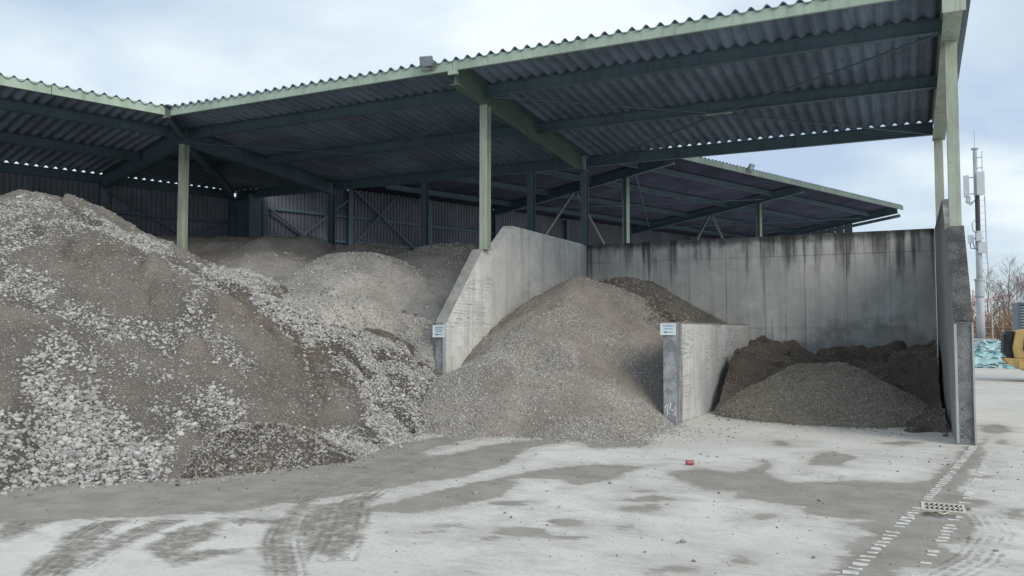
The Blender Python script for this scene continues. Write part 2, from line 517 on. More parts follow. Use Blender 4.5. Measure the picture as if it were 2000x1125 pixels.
DAMP = [[(-4.68,6.57),(-4.55,7.1),(-4.44,8.01),(-3.93,9.38),(-3.63,9.82),(-2.98,9.91),(-3.04,8.81),(-3.32,8.33),(-3.63,8.65),(-4.09,8.43),(-3.74,7.49),(-3.82,7.08),(-4.05,6.62),(-4.2,6.42),(-4.59,6.35)],[(-8.96,5.47),(-9.24,6.72),(-8.72,7.74),(-8.04,8.5),(-7.31,8.73),(-6.97,9.67),(-6.77,11.05),(-6.4,11.85),(-6.11,11.61),(-6.11,11.03),(-6.09,9.71),(-5.88,9.42),(-5.63,9.67),(-5.57,10.59),(-5.48,11.0),(-4.96,11.98),(-4.71,11.38),(-4.96,10.64),(-4.64,9.57),(-4.55,9.38),(-4.66,8.4),(-4.92,7.66),(-5.05,7.11),(-5.42,6.48),(-5.71,5.81),(-6.13,5.36),(-6.73,4.91),(-7.38,4.52)],[(-4.68,11.72),(-4.2,12.18),(-3.53,12.06),(-3.45,11.58),(-4.09,11.07)],[(-3.56,5.96),(-3.56,5.91),(-3.61,5.85),(-3.7,5.81),(-3.78,5.8),(-3.83,5.83),(-3.82,5.87),(-3.77,5.93),(-3.69,5.97),(-3.6,5.98)],[(-3.49,6.27),(-3.48,6.21),(-3.52,6.15),(-3.59,6.12),(-3.66,6.12),(-3.71,6.16),(-3.72,6.22),(-3.68,6.28),(-3.61,6.31),(-3.54,6.31)],[(-3.02,5.99),(-3.02,5.94),(-3.06,5.89),(-3.12,5.86),(-3.19,5.86),(-3.23,5.89),(-3.23,5.94),(-3.19,5.99),(-3.12,6.02),(-3.06,6.02)],[(-2.77,6.34),(-2.77,6.23),(-2.86,6.12),(-2.99,6.06),(-3.12,6.06),(-3.2,6.13),(-3.21,6.24),(-3.13,6.35),(-2.99,6.41),(-2.85,6.41)],[(-2.39,6.33),(-2.41,6.28),(-2.48,6.21),(-2.59,6.16),(-2.68,6.14),(-2.73,6.16),(-2.71,6.22),(-2.64,6.28),(-2.53,6.33),(-2.43,6.35)],[(-2.65,6.82),(-2.65,6.71),(-2.71,6.62),(-2.82,6.57),(-2.92,6.58),(-3.0,6.65),(-3.0,6.76),(-2.94,6.86),(-2.83,6.91),(-2.72,6.9)],[(-2.13,6.86),(-2.13,6.8),(-2.17,6.74),(-2.23,6.71),(-2.28,6.72),(-2.32,6.76),(-2.32,6.83),(-2.28,6.88),(-2.22,6.91),(-2.16,6.9)],[(-2.18,7.61),(-2.19,7.51),(-2.25,7.42),(-2.34,7.37),(-2.43,7.39),(-2.49,7.46),(-2.49,7.56),(-2.43,7.65),(-2.33,7.7),(-2.24,7.68)],[(-3.36,7.3),(-3.37,7.2),(-3.44,7.1),(-3.57,7.04),(-3.69,7.04),(-3.77,7.1),(-3.77,7.19),(-3.69,7.29),(-3.57,7.36),(-3.44,7.36)],[(-2.76,5.93),(-2.76,5.91),(-2.77,5.89),(-2.79,5.88),(-2.81,5.89),(-2.82,5.9),(-2.83,5.93),(-2.82,5.95),(-2.8,5.96),(-2.77,5.95)],[(-1.55,5.72),(-1.55,5.67),(-1.58,5.62),(-1.62,5.6),(-1.66,5.61),(-1.69,5.65),(-1.69,5.71),(-1.67,5.76),(-1.62,5.78),(-1.58,5.76)],[(-2.37,8.47),(-2.38,8.4),(-2.45,8.33),(-2.54,8.28),(-2.63,8.28),(-2.67,8.32),(-2.66,8.39),(-2.59,8.46),(-2.5,8.5),(-2.41,8.51)],[(-2.26,8.02),(-2.28,7.93),(-2.36,7.85),(-2.48,7.79),(-2.59,7.78),(-2.65,7.83),(-2.63,7.92),(-2.55,8.01),(-2.43,8.06),(-2.32,8.07)],[(-2.74,5.1),(-2.73,5.06),(-2.75,5.03),(-2.78,5.01),(-2.82,5.02),(-2.85,5.04),(-2.86,5.08),(-2.84,5.11),(-2.8,5.13),(-2.76,5.12)],[(-2.56,9.44),(-2.54,9.81),(-2.3,10.08),(-1.92,9.9),(-1.74,10.43),(-1.74,11.01),(-1.61,10.81),(-1.51,9.95),(-1.19,9.58),(-0.91,9.84),(-0.62,10.05),(-0.23,10.05),(0.0,10.16),(0.16,10.56),(0.41,11.96),(0.69,13.64),(0.84,13.71),(1.08,15.27),(0.98,14.0),(0.78,11.82),(0.63,11.28),(0.46,10.02),(0.48,9.63),(0.69,9.38),(0.46,8.79),(0.49,8.22),(0.45,7.63),(0.23,7.36),(0.34,7.02),(0.21,6.69),(-0.1,6.51),(-0.12,6.23),(-0.58,6.0),(-0.48,6.63),(-0.36,7.51),(-0.49,7.82),(-0.33,7.98),(-0.74,7.95),(-0.87,8.06),(-0.94,8.29),(-1.42,8.45),(-1.64,8.44),(-1.63,8.83),(-1.95,8.73),(-2.13,8.88)],[(-1.18,10.86),(-1.22,11.89),(-1.0,12.29),(-0.66,11.88),(-0.77,10.98)],[(-0.45,13.41),(-0.09,13.89),(0.22,13.74),(-0.09,13.3)],[(-1.1,7.77),(-1.11,7.67),(-1.14,7.59),(-1.2,7.57),(-1.26,7.6),(-1.29,7.68),(-1.29,7.78),(-1.25,7.86),(-1.19,7.89),(-1.13,7.86)],[(-1.03,6.21),(-1.04,6.13),(-1.07,6.07),(-1.11,6.05),(-1.16,6.08),(-1.19,6.14),(-1.18,6.22),(-1.15,6.29),(-1.11,6.31),(-1.06,6.28)],[(-1.32,5.86),(-1.34,5.8),(-1.43,5.73),(-1.54,5.67),(-1.64,5.66),(-1.69,5.69),(-1.66,5.75),(-1.58,5.83),(-1.47,5.88),(-1.37,5.9)],[(-1.58,12.82),(-1.58,12.63),(-1.63,12.5),(-1.71,12.46),(-1.79,12.53),(-1.84,12.69),(-1.84,12.88),(-1.79,13.03),(-1.71,13.07),(-1.63,12.99)],[(0.93,8.89),(0.89,8.72),(0.83,8.6),(0.76,8.57),(0.72,8.63),(0.71,8.78),(0.74,8.95),(0.81,9.09),(0.88,9.12),(0.93,9.04)],[(1.31,14.39),(1.27,14.17),(1.21,14.02),(1.15,13.99),(1.11,14.09),(1.11,14.29),(1.14,14.51),(1.21,14.68),(1.27,14.71),(1.31,14.6)],[(1.53,16.33),(1.43,15.86),(1.28,15.54),(1.13,15.46),(1.02,15.66),(1.0,16.08),(1.08,16.57),(1.24,16.94),(1.41,17.02),(1.52,16.78)],[(0.64,6.92),(0.63,6.9),(0.61,6.87),(0.59,6.86),(0.57,6.87),(0.56,6.89),(0.57,6.91),(0.59,6.93),(0.62,6.95),(0.63,6.94)],[(0.84,10.96),(0.81,10.88),(0.75,10.81),(0.67,10.78),(0.62,10.79),(0.6,10.84),(0.63,10.92),(0.69,10.99),(0.76,11.03),(0.82,11.02)],[(-2.16,8.19),(-2.17,8.09),(-2.25,8.0),(-2.35,7.95),(-2.45,7.96),(-2.51,8.02),(-2.5,8.12),(-2.43,8.21),(-2.32,8.26),(-2.22,8.26)],[(-2.15,7.71),(-2.14,7.6),(-2.17,7.52),(-2.23,7.49),(-2.3,7.52),(-2.34,7.61),(-2.36,7.71),(-2.32,7.8),(-2.26,7.83),(-2.19,7.79)],[(-1.03,10.33),(-1.04,10.28),(-1.07,10.24),(-1.12,10.22),(-1.15,10.23),(-1.17,10.26),(-1.16,10.31),(-1.13,10.35),(-1.09,10.37),(-1.05,10.36)]]
MUD = [[(-5.5,3.64),(-6.31,4.61),(-6.44,4.94),(-6.35,5.09),(-6.12,4.77),(-5.68,4.2),(-5.29,3.74)],[(-5.47,4.09),(-5.94,4.8),(-6.07,5.23),(-5.84,5.27),(-5.77,5.02),(-5.53,4.38),(-5.4,3.87)],[(-4.69,5.14),(-4.99,5.54),(-5.48,6.45),(-5.49,6.64),(-4.93,5.71),(-4.54,5.22),(-4.21,4.91),(-3.83,4.45),(-3.92,4.41),(-4.33,4.75)],[(-4.91,4.36),(-4.96,4.66),(-4.63,4.88),(-4.66,4.72),(-4.78,4.32)],[(-5.39,4.51),(-5.65,5.01),(-5.59,5.54),(-5.15,4.92),(-4.99,4.43)],[(-5.6,5.54),(-5.2,5.69),(-4.71,5.74),(-4.75,5.65),(-5.39,5.45)],[(-6.54,4.12),(-6.68,4.44),(-6.86,4.85),(-7.07,4.74),(-7.26,4.58)],[(-5.16,6.33),(-4.99,7.03),(-4.52,6.22),(-4.01,5.41),(-3.89,4.96),(-4.2,5.03),(-4.79,5.63)]]
TRACKS = [([(-5.36,3.66),(-6.15,4.63),(-6.4,5.07),(-6.66,5.78)],0.3),([(-3.85,4.4),(-4.61,5.19),(-5.05,5.81),(-5.54,6.61)],0.28),([(-5.37,3.93),(-5.81,4.73),(-5.95,5.29)],0.26),([(-3.85,4.87),(-4.3,5.6),(-4.97,6.61),(-5.24,7.51)],0.4),([(-5.61,5.94),(-6.0,8.15),(-6.07,9.91),(-6.11,11.61)],0.3),([(-5.35,5.66),(-5.45,7.41),(-5.59,9.6),(-5.52,10.61)],0.26),([(0.14,6.35),(0.41,7.0),(0.61,7.99),(0.56,8.67)],0.3)]


# ------------------------------------------------------------------ ground


def fbm(x, y, seed, octaves=4, base=1.0):
    rng = np.random.default_rng(seed)
    out = np.zeros_like(x)
    amp, fr, tot = 1.0, base, 0.0
    for _ in range(octaves):
        tab = rng.random((64, 64))
        xi, yi = np.floor(x * fr).astype(int), np.floor(y * fr).astype(int)
        fx, fy = x * fr - xi, y * fr - yi
        fx, fy = fx * fx * (3 - 2 * fx), fy * fy * (3 - 2 * fy)
        a, b = tab[xi % 64, yi % 64], tab[(xi + 1) % 64, yi % 64]
        c, d = tab[xi % 64, (yi + 1) % 64], tab[(xi + 1) % 64, (yi + 1) % 64]
        out += amp * ((a * (1 - fx) + b * fx) * (1 - fy) + (c * (1 - fx) + d * fx) * fy)
        tot += amp
        amp *= .5
        fr *= 2.03
    return out / tot - .5


def poly_sd(X, Y, poly):
    """signed distance to a polygon, positive inside"""
    d = np.full(X.shape, 1e9)
    ins = np.zeros(X.shape, bool)
    n = len(poly)
    for i in range(n):
        ax, ay = poly[i]
        bx, by = poly[(i + 1) % n]
        ex, ey = bx - ax, by - ay
        t = np.clip(((X - ax) * ex + (Y - ay) * ey) / (ex * ex + ey * ey + 1e-9), 0, 1)
        d = np.minimum(d, np.hypot(X - ax - t * ex, Y - ay - t * ey))
        if abs(ey) > 1e-9:
            c = ((ay > Y) != (by > Y)) & (X < ex * (Y - ay) / ey + ax)
            ins ^= c
    return np.where(ins, d, -d)


def grid_mesh(name, X, Y, Z, keep, mat, attrs, parent=None, kind=None):
    off = world_loc(parent)
    ny, nx = X.shape
    idx = np.arange(nx * ny).reshape(ny, nx)
    k = keep[:-1, :-1] | keep[1:, :-1] | keep[:-1, 1:] | keep[1:, 1:]
    q = np.stack([idx[:-1, :-1][k], idx[:-1, 1:][k], idx[1:, 1:][k], idx[1:, :-1][k]], 1)
    used = np.unique(q)
    remap = np.full(nx * ny, -1)
    remap[used] = np.arange(len(used))
    q = remap[q]
    co = np.stack([X.ravel()[used] - off.x, Y.ravel()[used] - off.y, Z.ravel()[used] - off.z], 1)
    me = bpy.data.meshes.new(name)
    me.vertices.add(len(co))
    me.vertices.foreach_set('co', co.astype(np.float32).ravel())
    me.loops.add(q.size)
    me.loops.foreach_set('vertex_index', q.astype(np.int32).ravel())
    me.polygons.add(len(q))
    me.polygons.foreach_set('loop_start', np.arange(0, q.size, 4, dtype=np.int32))
    me.update(calc_edges=True)
    me.polygons.foreach_set('use_smooth', np.ones(len(q), bool))
    for an, av in attrs.items():
        a = me.attributes.new(an, 'FLOAT', 'POINT')
        a.data.foreach_set('value', av.ravel()[used].astype(np.float32))
    me.materials.append(mat)
    o = bpy.data.objects.new(name, me)
    COL.objects.link(o)
    o.parent = parent
    if kind:
        o['kind'] = kind
    return o


def mat_ground():
    m = NM('dusty concrete yard', 0.95, 0.12)
    big = m.noise(.35, 6, .6)
    mid = m.noise(2.6, 7, .68)
    fine = m.noise(22, 6, .75)
    grain = m.noise(90, 3, .7)
    dry = m.mix(m.sstep(big, .3, .7), (.57, .545, .50), (.715, .69, .645))
    dry = m.mix(m.sstep(mid, .48, .75, 0, .5), dry, (.42, .41, .385))
    dry = m.mix(m.sstep(fine, .48, .72, 0, .6), dry, (.36, .35, .325))
    dry = m.mix(m.sstep(grain, .56, .68, 0, .6), dry, (.84, .815, .76))
    speck = m.noise(46, 2, .6)
    dry = m.mix(m.sstep(speck, .66, .72, 0, .7), dry, (.20, .19, .17))
    y = m.sepz('Y')
    # swept film of dust dragged across the slab
    film = m.noise(1.2, 6, .7, m.map((.7, 2.4, 1)))
    dry = m.mix(m.sstep(film, .52, .72, 0, .55), dry, (.40, .385, .355))
    wet = m.mix(m.sstep(mid, .35, .7), (.265, .24, .21), (.355, .328, .293))
    wet = m.mix(m.sstep(fine, .5, .75, 0, .5), wet, (.15, .14, .125))
    wet = m.mix(m.sstep(grain, .62, .74, 0, .35), wet, (.42, .41, .39))
    edge = m.math('ADD', m.math('MULTIPLY', m.math('SUBTRACT', mid, .5), .42), m.math('MULTIPLY', m.math('SUBTRACT', m.noise(9, 6, .7, m.map((.55, 1.5, 1))), .5), .34))
    fr = m.sstep(m.math('ADD', m.attr('damp'), m.math('MULTIPLY', edge, 2.6)), -.42, .1, 0, .55)
    dry = m.mix(fr, dry, (.40, .375, .335))
    k = m.sstep(m.math('ADD', m.attr('damp'), edge), -.035, .06)
    c = m.mix(m.math('MULTIPLY', k, m.sstep(film, .3, .75, 1, .8)), dry, wet)
    mud = m.mix(m.sstep(fine, .35, .65), (.20, .18, .155), (.32, .295, .26))
    k2 = m.sstep(m.math('ADD', m.attr('mud'), m.math('MULTIPLY', edge, .8)), -.09, .05)
    k2 = m.math('MULTIPLY', k2, m.sstep(m.noise(7, 5, .75), .3, .58, .35, 1))
    c = m.mix(k2, c, mud)
    # tyre treads: bars across each track
    tv = m.attr('tread_along')
    tr = m.attr('tread')
    sn = m.math('SINE', m.math('MULTIPLY', tv, 46.0))
    cell = m.math('SINE', m.math('MULTIPLY', tr, 15.0))
    bars = m.sstep(m.math('ADD', m.math('MULTIPLY', sn, .45), cell), -.3, .5)
    kt = m.math('MULTIPLY', m.sstep(tr, .02, .12), bars)
    kt = m.math('MULTIPLY', kt, m.sstep(m.noise(2.2, 5, .7), .40, .62))
    c = m.mix(m.math('MULTIPLY', kt, .55), c, (.15, .132, .112))
    h = m.math('ADD', m.math('MULTIPLY', fine, .6), m.math('MULTIPLY', grain, .4))
    h = m.math('SUBTRACT', h, m.math('MULTIPLY', kt, .5))
    m.bump(h, .45, .012)
    return m.done(c)


def build_ground():
    st = .055
    fx = np.arange(-13.5, 5.0, st)
    fy = np.arange(3.6, 18.0, st)
    far = np.array([8, 14, 25, 45, 80, 150, 300, 700, 1500.])
    xs = np.concatenate([-13.5 - far[::-1], fx, 5 + far])
    ys = np.concatenate([3.6 - far[::-1], fy, 18 + far])
    X, Y = np.meshgrid(xs, ys)
    wx = fbm(X, Y, 3, 3, 1.1) * .16
    wy = fbm(X, Y, 4, 3, 1.1) * .10
    damp = np.full(X.shape, -.6)
    for p in DAMP:
        damp = np.maximum(damp, poly_sd(X + wx, Y + wy, p))
    mud = np.full(X.shape, -.6)
    for p in MUD:
        mud = np.maximum(mud, poly_sd(X + wx * .5, Y + wy * .5, p))
    tr = np.zeros(X.shape)
    tv = np.zeros(X.shape)
    for line, w in TRACKS:
        acc = 0.0
        for (ax, ay), (bx, by) in zip(line[:-1], line[1:]):
            ex, ey = bx - ax, by - ay
            L = math.hypot(ex, ey)
            t0 = ((X - ax) * ex + (Y - ay) * ey) / (L * L)
            t = np.clip(t0, 0, 1)
            d = np.hypot(X - ax - t * ex, Y - ay - t * ey)
            k = np.clip(1 - d / (w / 2), 0, 1)
            if acc == 0.0:
                k = np.where(t0 < 0, 0, k)
            if (bx, by) == tuple(line[-1]):
                k = np.where(t0 > 1, 0, k)
            m_ = k > tr
            tr = np.where(m_, k, tr)
            tv = np.where(m_, acc + t * L + d * .7, tv)
            acc += L
    Z = np.zeros(X.shape)
    g = grid_mesh('ground', X, Y, Z, np.ones(X.shape, bool), mat_ground(),
                  {'damp': np.clip(damp, -.6, .6), 'mud': np.clip(mud, -.6, .6), 'tread': tr, 'tread_along': tv})
    tag(g, kind='structure')


build_ground()

# ------------------------------------------------------------------ concrete bay walls
PROF = [(YF, 0), (YF, 1.82), (15.30, 3.40), (15.86, 3.41), (16.75, 4.075), (YB + .27, 4.075), (YB + .27, 0)]


def side_wall(name, label, x0, x1, face_mat, slope_mat, front_mat, y_front=YF):
    t = thing(name, label, 'wall', ((x0 + x1) / 2, y_front, 0))
    core = MB().prism([(y_front + .012, 0), (y_front + .012, 1.81), (15.30, 3.39), (15.86, 3.41), (16.75, 4.075), (YB - .01, 4.075), (YB - .01, 0)],
                      lambda u, v, q: (q, u, v), x0, x1)
    obj('wall_body', core, face_mat, t)
    fr = MB().box(x0 + .015, x1 - .015, y_front, y_front + .011, 0, .66).box(x0 + .013, x1 - .013, y_front - .006, y_front + .011, .68, 1.80)
    obj('front_face', fr, front_mat, t)
    a, b = Vector((0, y_front, 1.82)), Vector((0, 15.29, 3.40))
    sl = MB().bar((x0 / 2 + x1 / 2, a.y, a.z), (x0 / 2 + x1 / 2, b.y, b.z), x1 - x0 - .01, .022)
    obj('sloping_edge', sl, slope_mat, t)
    return t


t = side_wall('concrete_wall', 'pale concrete side wall with stepped sloping front, left of the sandy gravel heap', XL - .24, XL, CONC_L, CONC_CAP, CONC_GREY)
g = MB().bar((XL - .03, YF - .016, .2), (XL - .03, YF - .016, 1.84), .05, .02, (0, 1, 0))
obj('edge_strip', g, EDGE, t)
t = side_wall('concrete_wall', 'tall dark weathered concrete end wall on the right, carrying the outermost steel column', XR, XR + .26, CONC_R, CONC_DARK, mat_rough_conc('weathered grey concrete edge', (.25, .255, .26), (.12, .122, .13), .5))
g = MB().bar((XR + .02, YF - .017, .02), (XR + .02, YF - .017, 1.78), .035, .02, (0, 1, 0))
obj('edge_strip', g, EDGE, t)
g = MB().bar((XR + .245, YF - .017, .02), (XR + .245, YF - .017, 1.78), .025, .02, (0, 1, 0))
obj('edge_strip', g, EDGE, t)

t = thing('concrete_divider', 'low concrete divider between the sandy heap and the small heap, white 14 on its end', 'wall', (XM - .12, 14.4, 0))
obj('wall_body', MB().box(XM - .26, XM, 14.4, YB - .01, 0, 1.80), CONC_M, t, bevel=.015)
obj('front_face', MB().box(XM - .25, XM - .012, 14.385, 14.399, .0, 1.79), CONC_GREY, t)
obj('coping', MB().box(XM - .262, XM + .002, 14.4, YB - .02, 1.801, 1.825), CONC_CAP, t)
WHITE = mat_plain('white chalk paint', (.62, .63, .64), .15, 30, .9)


def strokes(mb, lines, o, ux, uz, sc, w, nrm):
    """painted strokes: 2D polylines on a wall face at origin o"""
    o, ux, uz, nrm = Vector(o), Vector(ux), Vector(uz), Vector(nrm)
    for ln in lines:
        for (ax, ay), (bx, by) in zip(ln[:-1], ln[1:]):
            mb.bar(o + ux * ax * sc + uz * ay * sc, o + ux * bx * sc + uz * by * sc, w, .003, nrm)


FOUR = [[(0, .55), (.28, 1), (.22, 0)], [(.5, 1.0), (.42, .45), (.95, .42)], [(.85, .75), (.85, .0)]]
s = MB()
strokes(s, FOUR, (XM - .235, 14.383, .16), (1, 0, 0), (0, 0, 1), .23, .022, (0, 1, 0))
obj('painted_number', s, WHITE, t)

LET = [[(0, 0), (0, 1), (.45, .95), (.4, .6), (.05, .5), (.5, 0)], [(1.15, .85), (.85, 1), (.7, .5), (.9, 0), (1.2, .15), (1.15, .5), (.95, .5)],
       [(1.45, 0), (1.5, 1)], [(1.5, .5), (1.9, .5)], [(1.9, 1), (1.95, 0)],
       [(.5, -1.1), (.7, -.4), (1.0, -.5), (.95, -1.2), (.6, -1.15)], [(1.5, -.3), (1.45, -1.25)]]
s = MB()
strokes(s, LET, (XL + .003, 14.95, 2.12), (0, 1, 0), (0, 0, 1), .17, .02, (1, 0, 0))
obj('chalk_writing', s, mat_plain('faded chalk', (.52, .53, .53), .1, 30, .9), [o for o in COL.objects if o.name == 'concrete_wall'][0])

t = thing('concrete_wall', 'long stained concrete rear wall of cast panels behind the dark heaps', 'wall', (-3.77, YB, 0))
obj('wall_core', MB().box(XL + .003, XR - .003, YB + .02, YB + .25, 0, 4.06), CONC_B, t)
rnd = random.Random(5)
nx = 9
w = (XR - XL - .01) / nx
for (za, zb) in ((0, 1.725), (1.735, 3.545), (3.555, 4.08)):
    for i in range(nx):
        dy = rnd.uniform(-.004, .004)
        x0 = XL + .005 + i * w
        mb = MB().box(x0 + .005, x0 + w - .005, YB + dy - .002, YB + .019, za, zb)
        obj('wall_panel', mb, CONC_B, t)

# short partition below the column of the turned wing
t = thing('concrete_wall', 'short concrete partition end poking out of the gravel beside the left column', 'wall', P(-21.1, 8.9, 0))
mb = MB().prism([(-19.6, 0), (-19.6, 1.82), (-21.05, 3.38), (-21.7, 3.41), (-22.05, 4.075), (-27.2, 4.075), (-27.2, 0)],
                lambda u, v, q: P(u, q, v), 8.65, 8.89)
obj('wall_body', mb, CONC_L, t)

# ------------------------------------------------------------------ sheds
front = thing('storage_shed', 'open green steel shed with corrugated roof over the gravel bays', 'shed', (-8.15, 15.3, 0))
back = thing('storage_shed', 'second corrugated shed further back whose eave runs away to the right', 'shed', P(-18.92, 25, 0))

PITCH, AMP = .262, .046


def corr_strip(mb, us, a_of, b_of, fn, nv=5, th=.009):
    """corrugated sheet: for every u a strip from a_of(u) to b_of(u); fn(u, v) -> xyz of the middle plane"""
    n = len(us)
    vs = []
    for lay in (0, -th):
        for u in us:
            a, b = a_of(u), b_of(u)
            dz = AMP * (2 * (.5 + .5 * math.sin(2 * math.pi * u / PITCH)) ** 1.5 - 1) + lay
            for j in range(nv):
                x, y, z = fn(u, a + (b - a) * j / (nv - 1))
                vs.append((x, y, z + dz))
    fs = []
    o2 = n * nv
    for i in range(n - 1):
        for j in range(nv - 1):
            p = i * nv + j
            fs.append((p, p + nv, p + nv + 1, p + 1))
            fs.append((o2 + p, o2 + p + 1, o2 + p + nv + 1, o2 + p + nv))
        for j in (0, nv - 1):
            p = i * nv + j
            fs.append((p, o2 + p, o2 + p + nv, p + nv))
    for i in (0, n - 1):
        for j in range(nv - 1):
            p = i * nv + j
            fs.append((p, p + 1, o2 + p + 1, o2 + p))
    mb.add(vs, fs)


def roof_sheets(u0, u1, a_of, b_of, fn, mat, parent, width=4 * PITCH):
    k = int(math.ceil((u1 - u0) / width))
    for i in range(k):
        a = u0 + i * width
        b = min(u1, a + width)
        us = np.linspace(a, b + .02, max(4, int((b - a) / PITCH * 12)))
        us = [float(x) for x in us if b_of(x) - a_of(x) > .05]
        if len(us) < 2:
            continue
        mb = MB()
        lift = .004 * (i % 2)
        corr_strip(mb, us, a_of, b_of, lambda u, v: (lambda q: (q[0], q[1], q[2] + lift))(fn(u, v)))
        obj('roof_sheet', mb, mat, parent, smooth=True)


# roof over the bays: u = X, v = Y
yv = lambda x: max(EAVE_Y - .06, EAVE_Y + (CORNER[0] - x) / .7085)
roof_sheets(-21.3, 1.0, yv, lambda x: 21.49, lambda u, v: (u, v, zroof(v - EAVE_Y)), ROOF, front)
# turned wing: u = s, v = depth behind the eave
s_c = CORNER[0] * DV.x + CORNER[1] * DV.y
vv = lambda s_: max(-.06, (s_ - s_c) / .7085)
roof_sheets(-4.0, s_c + 5.2, vv, lambda s_: 7.43, lambda u, v: P(EAVE_N - v, u, zroof(v)), ROOF, front)

# second shed: u = s, v = n + 26.5
z3 = lambda n, s_: 7.12 + .1 * (n + 26.4) + .005 * (s_ - 20) + .0012 * max(0, s_ - 22) * (n + 26.4)
lim = lambda s_: min(9.85, (DV.y * s_ - 21.75) / math.sin(TH) + 26.5)
roof_sheets(13.7, 46.7, lambda s_: 0.0, lim, lambda u, v: P(v - 26.5, u, z3(v - 26.5, u)), ROOF3, back)


def part(name, mb, mat, parent, **kw):
    return obj(name, mb, mat, parent, **kw)


# fascias
for x0, x1 in ((CORNER[0] + .07, -8.16), (-8.15, .92)):
    part('fascia', MB().box(x0, x1, EAVE_Y - .03, EAVE_Y + .03, 6.905, 7.11), FASC, front, bevel=.008)
part('fascia', MB().bar(P(EAVE_N, s_c - .07, 7.02), P(EAVE_N, s_c - 2.6, 7.02), .06, .21), FASC, front)
part('fascia', MB().bar(P(EAVE_N, s_c - 2.615, 7.02), P(EAVE_N, s_c - 12, 7.02), .06, .21), FASC, front)
part('fascia_tab', MB().box(XL - .11, XL + .11, EAVE_Y - .028, EAVE_Y + .032, 6.83, 6.913), FASC, front)
hop = MB().box(CORNER[0] - .07, CORNER[0] + .06, EAVE_Y - .12, EAVE_Y + .02, 6.86, 7.10)
hop.box(CORNER[0] - .14, CORNER[0] + .14, EAVE_Y - .16, EAVE_Y + .1, 7.11, 7.15)
part('rainwater_hopper', hop, mat_steel('dull grey metal', (.10, .12, .14)), front)
part('hopper_trim', MB().box(CORNER[0] - .005, CORNER[0] + .005, EAVE_Y - .13, EAVE_Y - .121, 6.86, 7.10)
     .box(CORNER[0] - .075, CORNER[0] + .065, EAVE_Y - .13, EAVE_Y - .121, 6.845, 6.859), EDGE, front)

# rafters
RD = .42


def zraf(d):
    return zroof(d) - AMP - RD / 2 - .012


for x in (XL, .73):
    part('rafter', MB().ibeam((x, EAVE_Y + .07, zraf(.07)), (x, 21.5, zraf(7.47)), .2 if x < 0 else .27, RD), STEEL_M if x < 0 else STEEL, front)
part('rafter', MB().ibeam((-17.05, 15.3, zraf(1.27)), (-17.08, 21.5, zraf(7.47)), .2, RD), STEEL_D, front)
part('end_plate', MB().box(.575, .90, EAVE_Y + .035, EAVE_Y + .066, 6.60, 6.905), STEEL, front)
part('valley_beam', MB().ibeam((CORNER[0] - .1, CORNER[1] + .1, 6.93), (-17.05, 15.3, 6.80), .12, .22), STEEL_D, front)
part('valley_beam', MB().ibeam((-17.12, 15.42, 6.74), (-21.3, 21.35, 6.36), .18, .3), STEEL_D, front)
part('rafter', MB().ibeam(P(-21.25, 8.77, zraf(1.3)), P(-27.25, 8.77, zraf(7.35)), .2, RD), STEEL_D, front)
# stiffener on the middle rafter foot
part('stiffener', MB().box(XL - .1, XL + .1, 21.2, 21.215, zraf(7.2) - RD / 2 + .015, zraf(7.2) + RD / 2 - .015), STEEL, front)

# purlins
PH = .25
for d in (1.37, 4.17):
    z = zroof(d) - AMP - PH / 2 - .008
    y = EAVE_Y + d
    xv = CORNER[0] - .7085 * d
    for x0, x1 in ((xv + .2, -17.17), (-16.94, XL - .012), (XL + .012, .715)):
        if x1 - x0 > .3:
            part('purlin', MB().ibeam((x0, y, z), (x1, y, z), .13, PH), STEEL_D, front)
    sv = s_c + .7085 * d
    for a, b in ((8.85, sv - .15), (-4, 8.7)):
        if b - a > .3:
            part('purlin', MB().ibeam(P(EAVE_N - d, a, z), P(EAVE_N - d, b, z), .13, PH), STEEL_D, front)
d = 7.42
zb_ = zroof(d) - .04
for x0, x1 in ((-21.3, -17.2), (-16.95, XL - .11), (XL + .11, .62)):
    part('eave_beam', MB().ibeam((x0, 21.45, zb_ - .15), (x1, 21.45, zb_ - .15), .12, .30), STEEL_D, front)
part('eave_beam', MB().ibeam(P(-27.3, -4, zb_ - .14), P(-27.3, 13.0, zb_ - .14), .12, .28), STEEL_D, front)

# columns
for x, y, z0, z1, m_ in ((-17.05, 15.3, 0, zraf(1.27) - RD / 2, STEEL), (XL, 15.42, 3.402, zraf(1.39) - RD / 2, STEEL), (.74, 15.45, 3.402, zraf(1.42) - RD / 2, STEEL),
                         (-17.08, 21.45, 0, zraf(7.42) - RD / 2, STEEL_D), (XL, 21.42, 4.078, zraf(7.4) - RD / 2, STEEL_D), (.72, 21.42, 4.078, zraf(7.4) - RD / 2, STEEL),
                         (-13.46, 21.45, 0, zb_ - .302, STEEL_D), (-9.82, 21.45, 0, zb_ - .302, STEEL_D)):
    c_ = part('column', MB().ibeam((x, y, z0), (x, y, z1), .18, .18, .014, (0, 1, 0)), m_, front)
    if z0 > 3:
        obj('base_plate', MB().box(x - .115, x + .115, y - .12, y + .12, z0 + .001, z0 + .016), m_, c_)

